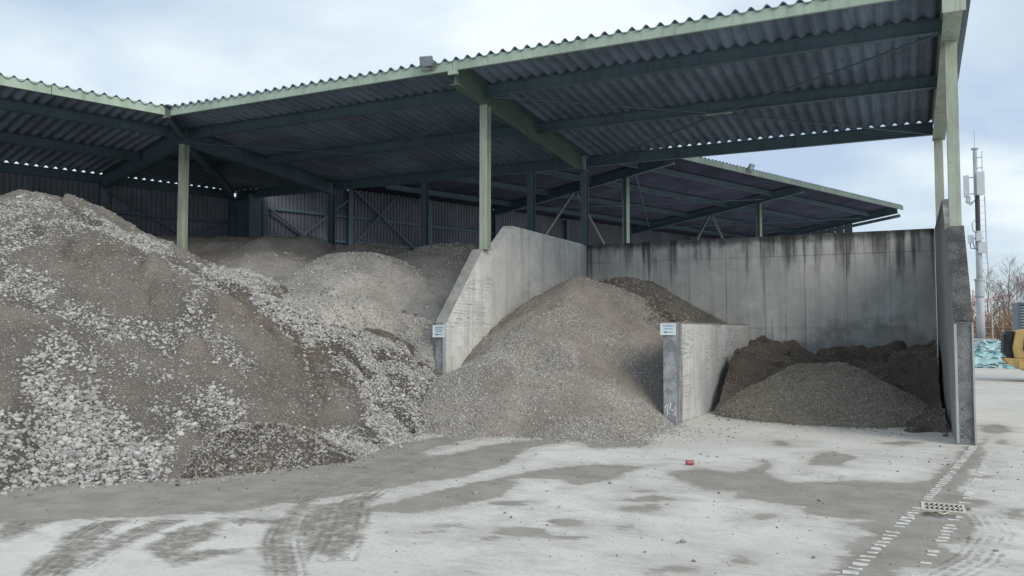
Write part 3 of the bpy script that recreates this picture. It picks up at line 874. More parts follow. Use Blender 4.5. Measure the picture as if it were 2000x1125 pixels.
# roof bracing of the right bay
mid = Vector((-3.7, 18.2, zroof(4.17) - AMP - PH - .03))
for q in ((XL + .15, 15.45, zroof(1.4) - AMP - PH), (.6, 15.45, zroof(1.4) - AMP - PH), (XL + .15, 21.3, zroof(7.3) - .36), (.58, 21.3, zroof(7.3) - .36)):
    part('brace_rod', MB().tube([q, mid], .02, 6), STEEL_D, front)
part('gusset_plate', MB().box(-3.98, -3.42, 18.12, 18.28, mid.z - .012, mid.z - .001), STEEL, front)
for a, b in (((-16.95, 15.5, 6.62), (-12.7, 18.2, 6.40)), ((-12.7, 18.2, 6.40), (-8.3, 15.5, 6.62))):
    part('brace_rod', MB().tube([a, b], .018, 6), STEEL_D, front)


# profiled wall cladding
def cladding(n0, sa, sb, z0, z1, parent, mat, step=.155):
    k = max(1, int(round((sb - sa) / step)))
    st = (sb - sa) / k
    prof = []
    for i in range(k):
        b = sa + i * st
        prof += [(b, 0), (b + st * .52, 0), (b + st * .62, -.038), (b + st * .9, -.038)]
    prof.append((sb, 0))
    vs, fs = [], []
    for off in (0, -.01):
        for u, d_ in prof:
            for z in (z0, z1):
                vs.append(P(n0 + d_ + off, u, z))
    m_ = len(prof)
    for i in range(m_ - 1):
        a = 2 * i
        fs.append((a, a + 2, a + 3, a + 1))
        b = 2 * m_ + 2 * i
        fs.append((b, b + 1, b + 3, b + 2))
        fs.append((a, b, b + 2, a + 2))
        fs.append((a + 1, a + 3, b + 3, b + 1))
    part('cladding_sheet', MB().add(vs, fs), mat, parent)


posts_w = [-4, 0, 4.4, 8.77, 13.05]
for a, b in zip(posts_w[:-1], posts_w[1:]):
    cladding(-27.45, a + .01, b - .01, 0, zroof(7.4) - .13, front, CLAD)
for s_ in posts_w[1:]:
    part('wall_post', MB().ibeam(P(-27.3, s_, 0), P(-27.3, s_, zb_ - .285), .2, .16, .014, NV), STEEL_D, front)
for a, b in zip(posts_w[:-1], posts_w[1:]):
    for z in (5.45, 4.70, 3.4):
        part('girt', MB().bar(P(-27.36, a + .11, z), P(-27.36, b - .11, z), .07, .10), STEEL_D, front)
for q0, q1 in (((8.9, 5.5), (12.9, 3.6)), ((8.9, 3.6), (12.9, 5.5)), ((8.9, 6.1), (11.2, 4.9))):
    part('wall_brace', MB().bar(P(-27.27, q0[0], q0[1]), P(-27.27, q1[0], q1[1]), .05, .05), STEEL_D, front)
# return between the two rear walls
part('return_wall', MB().bar(P(-26.43, 13.42, 3.2), P(-27.4, 13.2, 3.2), .06, 6.4), STEEL_D, front)
part('return_wall', MB().bar(P(-26.36, 13.2, 3.2), P(-26.36, 13.72, 3.2), .12, 6.4), STEEL_D, front)

posts3 = [13.8, 17.31, 21.2, 25.0, 29.8, 34.95, 40.5, 46.4]
for a, b in zip(posts3[:-1], posts3[1:]):
    cladding(-26.48, a + .01, b - .01, 0, 7.20 + .005 * (a - 20), back, CLAD)
    for z in (5.98, 5.02, 3.6):
        part('girt', MB().bar(P(-26.40, a + .11, z), P(-26.40, b - .11, z), .07, .10), STEEL_D, back)
for s_ in posts3:
    part('wall_post', MB().ibeam(P(-26.34, s_, 0), P(-26.34, s_, z3(-26.4, s_) - .12), .2, .16, .014, NV), STEEL_D, back)
for q0, q1 in (((13.9, 5.98), (16.6, 4.4)), ((14.6, 4.6), (17.2, 6.6)), ((17.5, 7.0), (20.9, 4.6)), ((17.45, 4.9), (19.4, 6.9))):
    part('wall_brace', MB().bar(P(-26.29, q0[0], q0[1]), P(-26.29, q1[0], q1[1]), .07, .07), STEEL_D, back)
# rafters, columns, purlins of the second shed
for s_ in (24.8, 35.0, 46.3):
    a, b = -26.25, -16.75
    zz = lambda n: z3(n, s_) - AMP - .21
    part('rafter', MB().ibeam(P(a, s_, zz(a)), P(b, s_, zz(b)), .18, .36), STEEL_D, back)
    if s_ < 46:
        part('column', MB().ibeam(P(-18.92, s_, 0), P(-18.92, s_, zz(-18.92) - .19), .2, .2, .014, NV), STEEL_M, back)
        zt = zz(-21.5) - .22
        for k_ in (-1, 1):
            part('strut', MB().bar(P(-21.5, s_ + k_ * .12, zt), P(-21.5, s_ + k_ * 3.1, zt - 3.3), .09, .09), STEEL_M, back)
for n in (-18.2, -20.5, -22.8, -25.0):
    for a, b in ((24.95, 34.85), (35.15, 46.2), (17.5 + (n + 26.4) * .36, 24.65)):
        if b - a > .5:
            part('purlin', MB().ibeam(P(n, a, z3(n, a) - AMP - .12), P(n, b, z3(n, b) - AMP - .12), .12, .2), STEEL_D, back)
for a, b in ((25, 35), (35.3, 46)):
    part('brace_rod', MB().tube([P(-18.6, a, z3(-18.6, a) - .32), P(-25.2, b, z3(-25.2, b) - .32)], .03, 6), STEEL_D, back)
    part('brace_rod', MB().tube([P(-25.2, a, z3(-25.2, a) - .32), P(-18.6, b, z3(-18.6, b) - .32)], .03, 6), STEEL_D, back)
ea = [(s_, z3(-16.62, s_)) for s_ in (17.2, 26.6, 35, 46.75)]
for (a, za), (b, zb) in zip(ea[:-1], ea[1:]):
    part('fascia', MB().bar(P(-16.62, a, za - .14), P(-16.62, b - .01, zb - .14), .06, .22), mat_steel('mossy green fascia', (.12, .16, .14), (.055, .065, .05)), back)
# gable of the second shed
part('gable_beam', MB().bar(P(-26.3, 46.55, 6.75), P(-16.7, 46.55, 7.95), .10, .16), STEEL_D, back)
gc = MB()
gz = 14
for i in range(gz * 2):
    n0 = -26.4 + i * (7.1 / (gz * 2))
    n1 = n0 + 7.1 / (gz * 2) - (.012 if i % 2 else .0)
    top = z3(n0, 46.5) - .07
    gc.bar(P((n0 + n1) / 2, 46.5 - (.03 if i % 2 else 0), 0), P((n0 + n1) / 2, 46.5 - (.03 if i % 2 else 0), top), n1 - n0, .02, DV)
part('cladding_sheet', gc, CLAD, back)
part('wall_post', MB().ibeam(P(-19.2, 46.45, 0), P(-19.2, 46.45, 7.55), .16, .16), STEEL_D, back)

# floodlights fixed to the eaves
GREYM = mat_steel('grey lamp housing', (.16, .18, .19))
GLASS_L = mat_plain('lamp glass', (.28, .33, .38), .15, 9, .15, .5)


def floodlight(label, base, fwd, right, sc=1.0):
    b, f, r = Vector(base), Vector(fwd).normalized(), Vector(right).normalized()
    t_ = thing('floodlight', label, 'floodlight', base, 'floodlights on the shed eaves')
    tilt = (f * .82 - Vector((0, 0, .57))).normalized()
    up = r.cross(tilt).normalized()
    if up.z < 0:
        up = -up
    c_ = b + f * .16 * sc + Vector((0, 0, .16 * sc))
    obj('housing', MB().bar(c_ - tilt * .06 * sc, c_ + tilt * .05 * sc, .36 * sc, .26 * sc, up), GREYM, t_, bevel=.012 * sc)
    obj('lens', MB().bar(c_ + tilt * .051 * sc, c_ + tilt * .06 * sc, .32 * sc, .22 * sc, up), GLASS_L, t_)
    br = MB()
    for k_ in (-1, 1):
        br.bar(c_ + r * .19 * sc * k_, b + f * .04 + r * .19 * sc * k_ * .9 - Vector((0, 0, .02)), .025 * sc, .012 * sc)
    br.bar(b + f * .045 - r * .19 * sc - Vector((0, 0, .03)), b + f * .045 + r * .19 * sc - Vector((0, 0, .03)), .03, .03)
    br.tube([b + f * .05 + r * .05, b + f * .1 + r * .12 - Vector((0, 0, .05)), b + f * .07 + r * .2 - Vector((0, 0, .01)), c_ + r * .16 * sc - tilt * .06], .012, 6)
    obj('bracket', br, GREYM, t_)


floodlight('grey floodlight clamped on the front eave above the bays', (-8.72, EAVE_Y - .03, 7.02), (0.25, -1, 0), (1, .25, 0), .74)
floodlight('small floodlight on the eave of the shed further back', P(-16.58, 29.85, z3(-16.6, 29.85) - .12), NV, DV, .9)

# ------------------------------------------------------------------ signs
SIGNW = mat_plain('pale blue white sign board', (.60, .70, .74), .05, 8, .4)
INK = mat_plain('sign ink', (.06, .12, .18), .1, 8, .6)
INK2 = mat_plain('faded sign ink', (.22, .32, .40), .1, 8, .6)


def wall_sign(label, x0, x1, y, z0, z1, rows):
    t_ = thing('wall_sign', label, 'sign', ((x0 + x1) / 2, y, z0), 'signs on the bay wall ends')
    obj('board', MB().box(x0, x1, y - .012, y, z0, z1), SIGNW, t_)
    w_, h_ = x1 - x0, z1 - z0
    fr = MB()
    for a in ((x0 - .004, x1 + .004, z1 - .012, z1 + .003), (x0 - .004, x1 + .004, z0 - .003, z0 + .012), (x0 - .003, x0 + .01, z0 + .0121, z1 - .0121), (x1 - .01, x1 + .003, z0 + .0121, z1 - .0121)):
        fr.box(a[0], a[1], y - .016, y - .0125, a[2], a[3])
    obj('frame', fr, mat_plain('white sign rim', (.78, .82, .83), .03, 8, .4), t_)
    ink = MB()
    r_ = random.Random(int(w_ * 1000))
    for v, u0, u1 in rows:
        x = x0 + w_ * u0
        while x < x0 + w_ * u1:
            l_ = r_.uniform(.012, .03)
            ink.box(x, x + l_, y - .0145, y - .0125, z0 + h_ * v, z0 + h_ * v + r_.uniform(.016, .024))
            x += l_ + .006
    obj('lettering', ink, INK2, t_)
    zy = z0 + h_ * .24
    ar = MB().box(x0 + w_ * .36, x0 + w_ * .8, y - .0145, y - .0125, zy - .004, zy + .004)
    ar.prism([(x0 + w_ * .22, zy), (x0 + w_ * .37, zy + .024), (x0 + w_ * .37, zy - .024)], lambda u, v, q: (u, q, v), y - .0148, y - .0123)
    obj('arrow', ar, INK, t_)


wall_sign('small white sign with a left arrow on the end of the pale stepped side wall', XL - .275, XL - .01, YF - .02, 1.545, 1.775, [(.78, .2, .85), (.62, .2, .85), (.45, .25, .8)])
wall_sign('small white sign with a left arrow on the end of the low divider', XM - .285, XM - .012, 14.37, 1.60, 1.80, [(.74, .15, .85), (.5, .22, .8)])

# ------------------------------------------------------------------ piles


def mound(X, Y, sp, s, r):
    h = np.full(X.shape, -9.)
    sp = [np.array(p, float) for p in sp]
    for a, b in zip(sp[:-1], sp[1:]):
        e = b[:2] - a[:2]
        t_ = np.clip(((X - a[0]) * e[0] + (Y - a[1]) * e[1]) / max(e @ e, 1e-9), 0, 1)
        q = np.hypot(X - a[0] - t_ * e[0], Y - a[1] - t_ * e[1])
        h = np.maximum(h, a[2] + t_ * (b[2] - a[2]) - s * (np.sqrt(q * q + r * r) - r))
    return h


def pile_height(key, X, Y):
    (x0, x1, y0, y1), ms = MOUNDS[key]
    seed = sum(map(ord, key))
    h = np.full(X.shape, -9.)
    wa = .3 if key in ('cobble', 'soil', 'centre', 'small') else .5
    wx = fbm(X, Y, seed + 5, 3, .8) * wa
    wy = fbm(X, Y, seed + 6, 3, .8) * wa
    for m_ in ms:
        h = np.maximum(h, mound(X + wx, Y + wy, *m_))
    rough = {'cobble': 1.0, 'soil': 1.0, 'toe': 1.0, 'rear': 1.9, 'dark': .9}.get(key, .6)
    h = h + fbm(X, Y, seed, 4, .9) * .28 * rough + fbm(X, Y, seed + 1, 4, 4.0) * .11 * rough + fbm(X, Y, seed + 2, 3, 11.0) * .045
    if key in ('cobble', 'soil', 'rear', 'grey'):
        q1 = fbm(X * .9 + 7, Y * .9, seed + 9, 3, .8)
        h = h - .16 * np.exp(-(q1 / .025) ** 2) + .10 * np.tanh(q1 / .05)
    h = np.where((X < x0) | (X > x1) | (Y < y0) | (Y > y1), -9, h)
    if key[0] == 'F':
        lo_ = np.minimum(.2 + (Y - 13.3) * .95 + np.clip(-10.2 - X, 0, 9) * 2.2, .3 + np.clip(-8.3 - X, 0, 9) * 1.0 + np.clip(Y - 13.7, 0, 9) * 1.7)
        h = np.minimum(h, np.maximum(lo_, -9))
    if key == 'soil':
        h = h - np.clip(X + 8.1, 0, 9) * .42
    if key == 'grey':
        cut = .6 + (Y - 13.15) * .95 + fbm(X, Y, 77, 4, 1.5) * .6
        h = np.where(X > -10.2, np.minimum(h, np.maximum(cut, -9) + np.clip(-9.4 - X, 0, 9) * 2.2), h)
        h = np.minimum(h, .62 + np.clip(-8.3 - X, -3, 9) * 1.0 + np.where(X < -8.38, np.clip(Y - 13.6, 0, 9) * 1.9, 0))
        h = np.where((X > XL - .1) & (Y > YF - .02), -9, h)
    if key == 'centre':
        h = np.where((X > XM - .2) & (Y > 14.4), -9, h)
        h = np.where((X < XL - .01) & (Y > YF), -9, h)
        
    if key in ('centre', 'dark'):
        lim_ = .12 + np.clip(Y - 14.5, 0, 4.2) * .40 + np.clip(XM - .22 - X, -.6, 9) * .66
        h = np.minimum(h, lim_)
    return h


def cob_density(X, Y):
    d = np.zeros(X.shape)
    sz = np.full(X.shape, .8)
    q_ = .80 * X + .6 * Y
    wx, wy = fbm(X, Y, 21, 4, 1.9) * .6 + fbm(q_ * 3.2, X * .4, 23, 3, 1.0) * .5, fbm(X, Y, 22, 4, 1.9) * .6 + fbm(q_ * 3.2, X * .4, 24, 3, 1.0) * .5
    for den, size, poly in ZONES:
        k = np.clip(poly_sd(X + wx, Y + wy, poly) / .4 + .5, 0, 1) * den
        sz = np.where(k > d, size, sz)
        d = np.maximum(d, k)
    return d, sz


LABELS = {
    'cobble': ('cobble_heap', 'tallest heap of pale cobbles and brown earth filling the left foreground'),
    'soil': ('soil_heap', 'dark brown soil heap streaked with white cobbles, right of the tall cobble heap'),
    'toe': ('soil_heap', 'small low mound of damp dark soil at the foot of the heaps on the yard'),
    'grey': ('gravel_heap', 'grey gravel heap with a steep cut face against the pale stepped wall'),
    'F0': ('gravel_heap', 'flat dim gravel bank in the far dark corner behind the left column'),
    'F1': ('gravel_heap', 'rounded brown gravel heap in front of the crossed wall braces'),
    'F2': ('gravel_heap', 'low rounded gravel heap just right of the left column, in front of a taller one'),
    'F3': ('gravel_heap', 'broad smooth gravel heap in the middle of the roofed row'),
    'F4': ('gravel_heap', 'gravel heap partly hidden behind the broad smooth one under the roof'),
    'F5': ('gravel_heap', 'gravel heap leaning on the far side of the pale wall below the middle column'),
    'centre': ('gravel_heap', 'large sandy brown gravel cone between the pale wall and the low divider'),
    'dark': ('gravel_heap', 'darker gravel heap behind the sandy cone against the rear wall'),
    'small': ('gravel_heap', 'small flat topped olive brown gravel heap in the right bay'),
    'rear': ('gravel_heap', 'uneven dark dug out gravel bank along the rear wall of the right bay'),
}
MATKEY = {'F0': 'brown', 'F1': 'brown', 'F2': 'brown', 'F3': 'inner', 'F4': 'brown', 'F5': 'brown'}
CELL = {'cobble': .06, 'soil': .055, 'toe': .045, 'centre': .05, 'small': .05, 'rear': .06, 'grey': .06}
ROOT = {}
FIELD = {}
for key, (name, label) in LABELS.items():
    (x0, x1, y0, y1), ms = MOUNDS[key]
    c_ = CELL.get(key, .09)
    X, Y = np.meshgrid(np.arange(x0, x1, c_), np.arange(y0, y1, c_))
    Z = pile_height(key, X, Y)
    keep = Z > -.03
    gy, gx = np.nonzero(keep)
    base = (float(X[keep].mean()), float(Y[keep].mean()), 0)
    t_ = thing(name, label, 'soil heap' if name == 'soil_heap' else ('cobble heap' if name == 'cobble_heap' else 'gravel heap'), base, 'heaps of gravel and soil in the bays')
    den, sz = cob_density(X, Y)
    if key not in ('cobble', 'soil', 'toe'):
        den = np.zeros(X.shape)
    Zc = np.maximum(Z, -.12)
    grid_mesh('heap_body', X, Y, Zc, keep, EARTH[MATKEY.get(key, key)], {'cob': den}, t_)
    ROOT[key] = t_
    FIELD[key] = (X, Y, Z, den, sz, c_)

# ------------------------------------------------------------------ stones


def stone_nodes(mat, name, sub=2, flat=False):
    ng = bpy.data.node_groups.new(name, 'GeometryNodeTree')
    ng.interface.new_socket('Geometry', in_out='INPUT', socket_type='NodeSocketGeometry')
    ng.interface.new_socket('Geometry', in_out='OUTPUT', socket_type='NodeSocketGeometry')
    N, L = ng.nodes.new, ng.links.new
    gi, go = N('NodeGroupInput'), N('NodeGroupOutput')
    g2i = N('GeometryNodeGeometryToInstance')
    for k in range(5):
        ico = N('GeometryNodeMeshIcoSphere')
        ico.inputs['Radius'].default_value = 1
        ico.inputs['Subdivisions'].default_value = sub
        sp = N('GeometryNodeSetPosition')
        nz = N('ShaderNodeTexNoise')
        nz.noise_dimensions = '4D'
        nz.inputs['W'].default_value = 3.1 * k + 1
        nz.inputs['Scale'].default_value = 1.1
        nz.inputs['Detail'].default_value = 1.5
        sub_ = N('ShaderNodeVectorMath')
        sub_.operation = 'SUBTRACT'
        sub_.inputs[1].default_value = (.5, .5, .5)
        mul = N('ShaderNodeVectorMath')
        mul.operation = 'SCALE'
        mul.inputs['Scale'].default_value = 1.25
        L(nz.outputs['Color'], sub_.inputs[0])
        L(sub_.outputs[0], mul.inputs[0])
        L(ico.outputs['Mesh'], sp.inputs['Geometry'])
        L(mul.outputs[0], sp.inputs['Offset'])
        sm = N('GeometryNodeSetMaterial')
        sm.inputs['Material'].default_value = mat
        ss = N('GeometryNodeSetShadeSmooth')
        ss.inputs['Shade Smooth'].default_value = not flat
        L(sp.outputs[0], ss.inputs[0])
        L(ss.outputs[0], sm.inputs[0])
        L(sm.outputs[0], g2i.inputs[0])
    iop = N('GeometryNodeInstanceOnPoints')
    iop.inputs['Pick Instance'].default_value = True
    L(gi.outputs[0], iop.inputs['Points'])
    L(g2i.outputs[0], iop.inputs['Instance'])

    def at(nm, ty):
        a = N('GeometryNodeInputNamedAttribute')
        a.data_type = ty
        a.inputs['Name'].default_value = nm
        return a.outputs[0]
    L(at('pick', 'INT'), iop.inputs['Instance Index'])
    e2r = N('FunctionNodeEulerToRotation')
    L(at('turn', 'FLOAT_VECTOR'), e2r.inputs[0])
    L(e2r.outputs[0], iop.inputs['Rotation'])
    L(at('size', 'FLOAT_VECTOR'), iop.inputs['Scale'])
    L(iop.outputs[0], go.inputs[0])
    return ng


NG = {'stone': stone_nodes(STONE, 'river stones'), 'chip': stone_nodes(CHIP, 'stone chips', 1, True), 'chip_dark': stone_nodes(CHIP_D, 'dark stone chips', 1, True),
      'chip_olive': stone_nodes(CHIP_O, 'olive stone chips', 1, True), 'chip_umber': stone_nodes(CHIP_U, 'umber stone chips', 1, True)}


def scatter(name, parent, pts, rad, rng, kind, squash=.62, tint=None):
    """one stuff object: a vertex per stone, dressed by geometry nodes"""
    off = world_loc(parent)
    n = len(pts)
    me = bpy.data.meshes.new(name)
    me.vertices.add(n)
    me.vertices.foreach_set('co', (pts - np.array(off)).astype(np.float32).ravel())
    sz = rad[:, None] * np.stack([rng.uniform(.9, 1.45, n), rng.uniform(.75, 1.1, n), rng.uniform(squash - .15, squash + .2, n)], 1)
    rot = np.stack([rng.normal(0, .45, n), rng.normal(0, .45, n), rng.uniform(0, 6.283, n)], 1)
    tint = rng.beta(2.0, 1.6, n) if tint is None else tint
    for an, ty, vals, key in (('size', 'FLOAT_VECTOR', sz, 'vector'), ('turn', 'FLOAT_VECTOR', rot, 'vector'), ('tint', 'FLOAT', tint, 'value'), ('pick', 'INT', rng.integers(0, 5, n), 'value')):
        a = me.attributes.new(an, ty, 'POINT')
        a.data.foreach_set(key, np.ascontiguousarray(vals, dtype=np.int32 if ty == 'INT' else np.float32).ravel())
    me.update()
    o = bpy.data.objects.new(name, me)
    COL.objects.link(o)
    o.parent = parent
    m_ = o.modifiers.new('stones', 'NODES')
    m_.node_group = NG[kind]
    o['kind'] = 'stuff'
    return o


CAMP = np.array([0, 0, 1.7])
FWD = np.array([-math.sin(R(25.957)), math.cos(R(25.957))])
RGT = np.array([math.cos(R(25.957)), math.sin(R(25.957))])


def sample(key, n, rng, margin=1.25):
    """random points on a heap, weighted by nothing; culled to the part of the heap one could see"""
    X, Y, Z, den, sz, c_ = FIELD[key]
    ok = np.argwhere(Z[:-1, :-1] > -.0)
    pick = ok[rng.integers(0, len(ok), n)]
    fy, fx = rng.random(n), rng.random(n)
    i, j = pick[:, 0], pick[:, 1]
    x = X[i, j] + fx * c_
    y = Y[i, j] + fy * c_
    z = Z[i, j] * (1 - fx) * (1 - fy) + Z[i, j + 1] * fx * (1 - fy) + Z[i + 1, j] * (1 - fx) * fy + Z[i + 1, j + 1] * fx * fy
    dd = x * FWD[0] + y * FWD[1]
    ss = x * RGT[0] + y * RGT[1]
    vis = (dd > 2) & (np.abs(ss) < dd * .63 * margin)
    # drop points that face away or lie under another heap
    gx = (Z[i, j + 1] - Z[i, j]) / c_
    gy = (Z[i + 1, j] - Z[i, j]) / c_
    nrm = np.stack([-gx, -gy, np.ones_like(gx)], 1)
    view = CAMP - np.stack([x, y, z], 1)
    vis &= (nrm * view).sum(1) > -.8 * np.linalg.norm(view, axis=1) * .4
    vis &= z > -.01
    return np.stack([x, y, z], 1)[vis], den[i, j][vis], sz[i, j][vis]


def covered(key, p):
    """how deep a point lies under the other heaps"""
    h = np.full(len(p), -9.)
    for k in FIELD:
        if k == key:
            continue
        (x0, x1, y0, y1), ms = MOUNDS[k]
        Xg, Yg, Zg, _, _, c_ = FIELD[k]
        i = np.round((p[:, 1] - y0) / c_).astype(int)
        j = np.round((p[:, 0] - x0) / c_).astype(int)
        ok = (i >= 0) & (j >= 0) & (i < Zg.shape[0]) & (j < Zg.shape[1])
        hh = np.full(len(p), -9.)
        hh[ok] = Zg[i[ok], j[ok]]
        h = np.maximum(h, hh)
    return h - p[:, 2]


rng = np.random.default_rng(11)
# pale cobbles on the three front heaps
ico_me = []


def stone_mesh(k):
    import bmesh
    bm = bmesh.new()
    bmesh.ops.create_icosphere(bm, subdivisions=2, radius=1)
    r_ = random.Random(k)
    f = [Vector((r_.uniform(-1, 1), r_.uniform(-1, 1), r_.uniform(-1, 1))).normalized() for _ in range(5)]
    a = [r_.uniform(-.3, .22) for _ in f]
    for v in bm.verts:
        v.co *= 1 + sum(q * max(0, v.co.normalized().dot(d_)) ** 2 for q, d_ in zip(a, f))
    me = bpy.data.meshes.new('cobble')
    bm.to_mesh(me)
    bm.free()
    me.polygons.foreach_set('use_smooth', [True] * len(me.polygons))
    me.materials.append(STONE)
    return me


STONES = [stone_mesh(k) for k in range(8)]


def lone_stones(parent, pts, rad, name='cobble'):
    off = world_loc(parent)
    r_ = random.Random(len(pts))
    for p, q in zip(pts, rad):
        o = bpy.data.objects.new(name, STONES[r_.randrange(8)])
        COL.objects.link(o)
        o.parent = parent
        o.location = Vector([float(v) for v in p]) - off
        o.rotation_euler = (r_.gauss(0, .4), r_.gauss(0, .4), r_.uniform(0, 6.28))
        o.scale = (q * r_.uniform(1, 1.4), q * r_.uniform(.8, 1.1), q * r_.uniform(.55, .8))
        o['tint'] = r_.betavariate(2.2, 1.5)


for key, n_try, base_p, lone in (('cobble', 700000, .024, 300), ('soil', 480000, .024, 120), ('toe', 34000, .03, 40)):
    p, den, sz = sample(key, n_try, rng)
    clump = fbm(p[:, 0], p[:, 1], 31, 3, 2.2) * 1.4 + 1
    prob = np.clip(base_p * np.clip(clump * 2 - .8, .1, 3) + den ** 1.4 * .62 * np.clip(clump, .2, 1.5), 0, 1)
    keep = rng.random(len(p)) < prob
    cv = covered(key, p)
    keep &= cv < .03
    p, sz, den = p[keep], sz[keep], den[keep]
    rad = np.exp(rng.normal(-3.98, .36, len(p))) * sz * np.where(den > .35, 1, rng.uniform(.45, .95, len(p)))
    rad = np.clip(rad, .008, .046)
    p[:, 2] += rad * rng.uniform(-.25, .3, len(p))
    dist = np.hypot(p[:, 0], p[:, 1])
    order = np.argsort(-rad / dist)
    big, rest = order[:lone], order[lone:]
    lone_stones(ROOT[key], p[big], rad[big])
    scatter('cobbles', ROOT[key], p[rest], rad[rest], rng, 'stone')
    print('stones', key, len(p))

# chips on the gravel heaps
for key, n_try, r0, kind, frac in (('cobble', 60000, .011, 'chip_dark', .05), ('soil', 50000, .011, 'chip_dark', .12), ('toe', 9000, .013, 'chip_dark', .6),
                                   ('centre', 150000, .0098, 'chip', .6), ('small', 70000, .0105, 'chip_olive', .7), ('grey', 80000, .017, 'chip', .7),
                                   ('rear', 26000, .013, 'chip_umber', .5), ('F3', 36000, .017, 'chip', .4), ('F5', 26000, .017, 'chip', .4), ('F2', 18000, .017, 'chip', .4),
                                   ('F4', 14000, .02, 'chip_dark', .4), ('F1', 12000, .02, 'chip_dark', .3), ('dark', 8000, .018, 'chip_dark', .5)):
    p, den, sz = sample(key, n_try, rng)
    cl_ = fbm(p[:, 0], p[:, 1], 41, 4, 1.1) * 2.2 + frac
    if key == 'centre':      # washed sand near the top and down the middle, coarser grit at the foot
        cl_ += (1.3 - p[:, 2]) * .3 - np.exp(-((p[:, 0] + 4.9) / .7) ** 2) * .35 - np.clip(fbm(p[:, 0] * 1.3 + p[:, 1] * .4, p[:, 2] * .5, 43, 3, 1.5), 0, 1) * 1.6
    keep = (rng.random(len(p)) < np.clip(cl_, .06, 1)) & (covered(key, p) < .03)
    p = p[keep]
    rad = np.exp(rng.normal(0, .33, len(p))) * r0
    p[:, 2] += rad * .2
    scatter('gravel', ROOT[key], p, rad, rng, kind, .75)

# stones that rolled to the foot of the heaps
for key, n_try, r0, kind in (('cobble', 9000, .02, 'stone'), ('soil', 6000, .018, 'stone'), ('toe', 3000, .016, 'chip_dark'), ('centre', 16000, .010, 'chip'), ('small', 9000, .010, 'chip_olive')):
    X, Y, Z, den, sz, c_ = FIELD[key]
    ok = np.argwhere((Z > -.42) & (Z < .0))
    pk = ok[rng.integers(0, len(ok), n_try)]
    x = X[pk[:, 0], pk[:, 1]] + rng.uniform(0, c_, n_try)
    y = Y[pk[:, 0], pk[:, 1]] + rng.uniform(0, c_, n_try)
    zz_ = Z[pk[:, 0], pk[:, 1]]
    keep = rng.random(n_try) < np.exp(zz_ * 11) * .8
    keep &= ~((x > XM - .27) & (x < XM) & (y > 14.3)) & (x < XR - .02)
    p = np.stack([x, y, np.zeros(n_try)], 1)
    keep &= covered(key, p) < 0
    p = p[keep]
    rad = np.exp(rng.normal(0, .4, len(p))) * r0 * .8
    p[:, 2] = rad * .4
    scatter('spilled_stones', ROOT[key], p, rad, rng, kind)

# loose stones on the yard
n = 9000
x = rng.uniform(-12, 4, n)
y = rng.uniform(4.5, 16, n)
near = np.exp(-np.abs(fbm(x, y, 51, 3, .5)) * 6)
toe_d = x + 8.6 - (y - 7) * .28
keep = (rng.random(n) < .22 + .8 * np.exp(-np.abs(toe_d) / 1.3)) & (x < .3 + (y < 13.5) * 3)
x, y = x[keep], y[keep]
inside = np.zeros(len(x), bool)
for k in FIELD:
    (x0, x1, y0, y1), ms = MOUNDS[k]
    inside |= pile_height(k, x, y) > 0
x, y = x[~inside], y[~inside]
rad = np.exp(rng.normal(-4.95, .5, len(x)))
scatter('loose_stones', None, np.stack([x, y, rad * .3], 1), rad, rng, 'chip_dark')

# ------------------------------------------------------------------ drain channel, cover, can
PAVE = mat_plain('worn pale paving', (.62, .61, .58), .28, 14, .9)
dr = thing('drain_channel', 'double row of worn pale paving stones leading to the end wall', 'drain', (.3, 10, 0))
rr = random.Random(3)
for (x0, y0), (x1, y1), drop in (((.80, 13.60), (-.52, 5.6), .04), ((1.02, 13.55), (-.10, 5.6), .34)):
    L = math.hypot(x1 - x0, y1 - y0)
    k = int(L / .125)
    for i in range(k):
        if rr.random() < drop:
            continue
        q = i / k
        bow = .05 * math.sin(q * math.pi)
        cx_, cy_ = x0 + (x1 - x0) * q + bow, y0 + (y1 - y0) * q
        w_, d_ = rr.uniform(.07, .105), rr.uniform(.032, .055)
        if 8.55 < cy_ < 9.15 and cx_ > .05:
            continue
        top = rr.uniform(.004, .009)
        j = lambda: rr.uniform(-.012, .012)
        pr = [(cx_ - w_ / 2 + j(), cy_ - d_ / 2 + j()), (cx_ + j(), cy_ - d_ / 2 + j()), (cx_ + w_ / 2 + j(), cy_ - d_ / 2 + j()), (cx_ + w_ / 2 + j(), cy_ + d_ / 2 + j()), (cx_ + j(), cy_ + d_ / 2 + j()), (cx_ - w_ / 2 + j(), cy_ + d_ / 2 + j())]
        obj('paving_stone', MB().prism(pr, lambda u, v, z: (u, v, z), .001, top), PAVE, dr)

# iron drain cover with rows of V slots
gt = thing('drain_cover', 'pale drain grate with two rows of black V slots beside the paving rows', 'drain cover', (.26, 8.87, 0))
gx0, gx1, gy0, gy1 = .085, .425, 8.70, 9.04
IRON = mat_plain('dusty iron', (.62, .58, .52), .12, 25, .7)
BLACK = mat_plain('black void', (.006, .006, .006), .1, 5, .9)
obj('pit', MB().box(gx0 + .01, gx1 - .01, gy0 + .01, gy1 - .01, .001, .003), BLACK, gt)
fr = MB()
fr.box(gx0 - .015, gx1 + .015, gy0 - .015, gy0 + .012, .001, .008).box(gx0 - .015, gx1 + .015, gy1 - .012, gy1 + .015, .001, .008)
fr.box(gx0 - .015, gx0 + .008, gy0 + .0122, gy1 - .0122, .001, .0078).box(gx1 - .008, gx1 + .015, gy0 + .0122, gy1 - .0122, .001, .0078)
ym = (gy0 + gy1) / 2
fr.box(gx0 + .0082, gx1 - .0082, ym - .010, ym + .010, .003, .0077)
obj('frame', fr, IRON, gt)
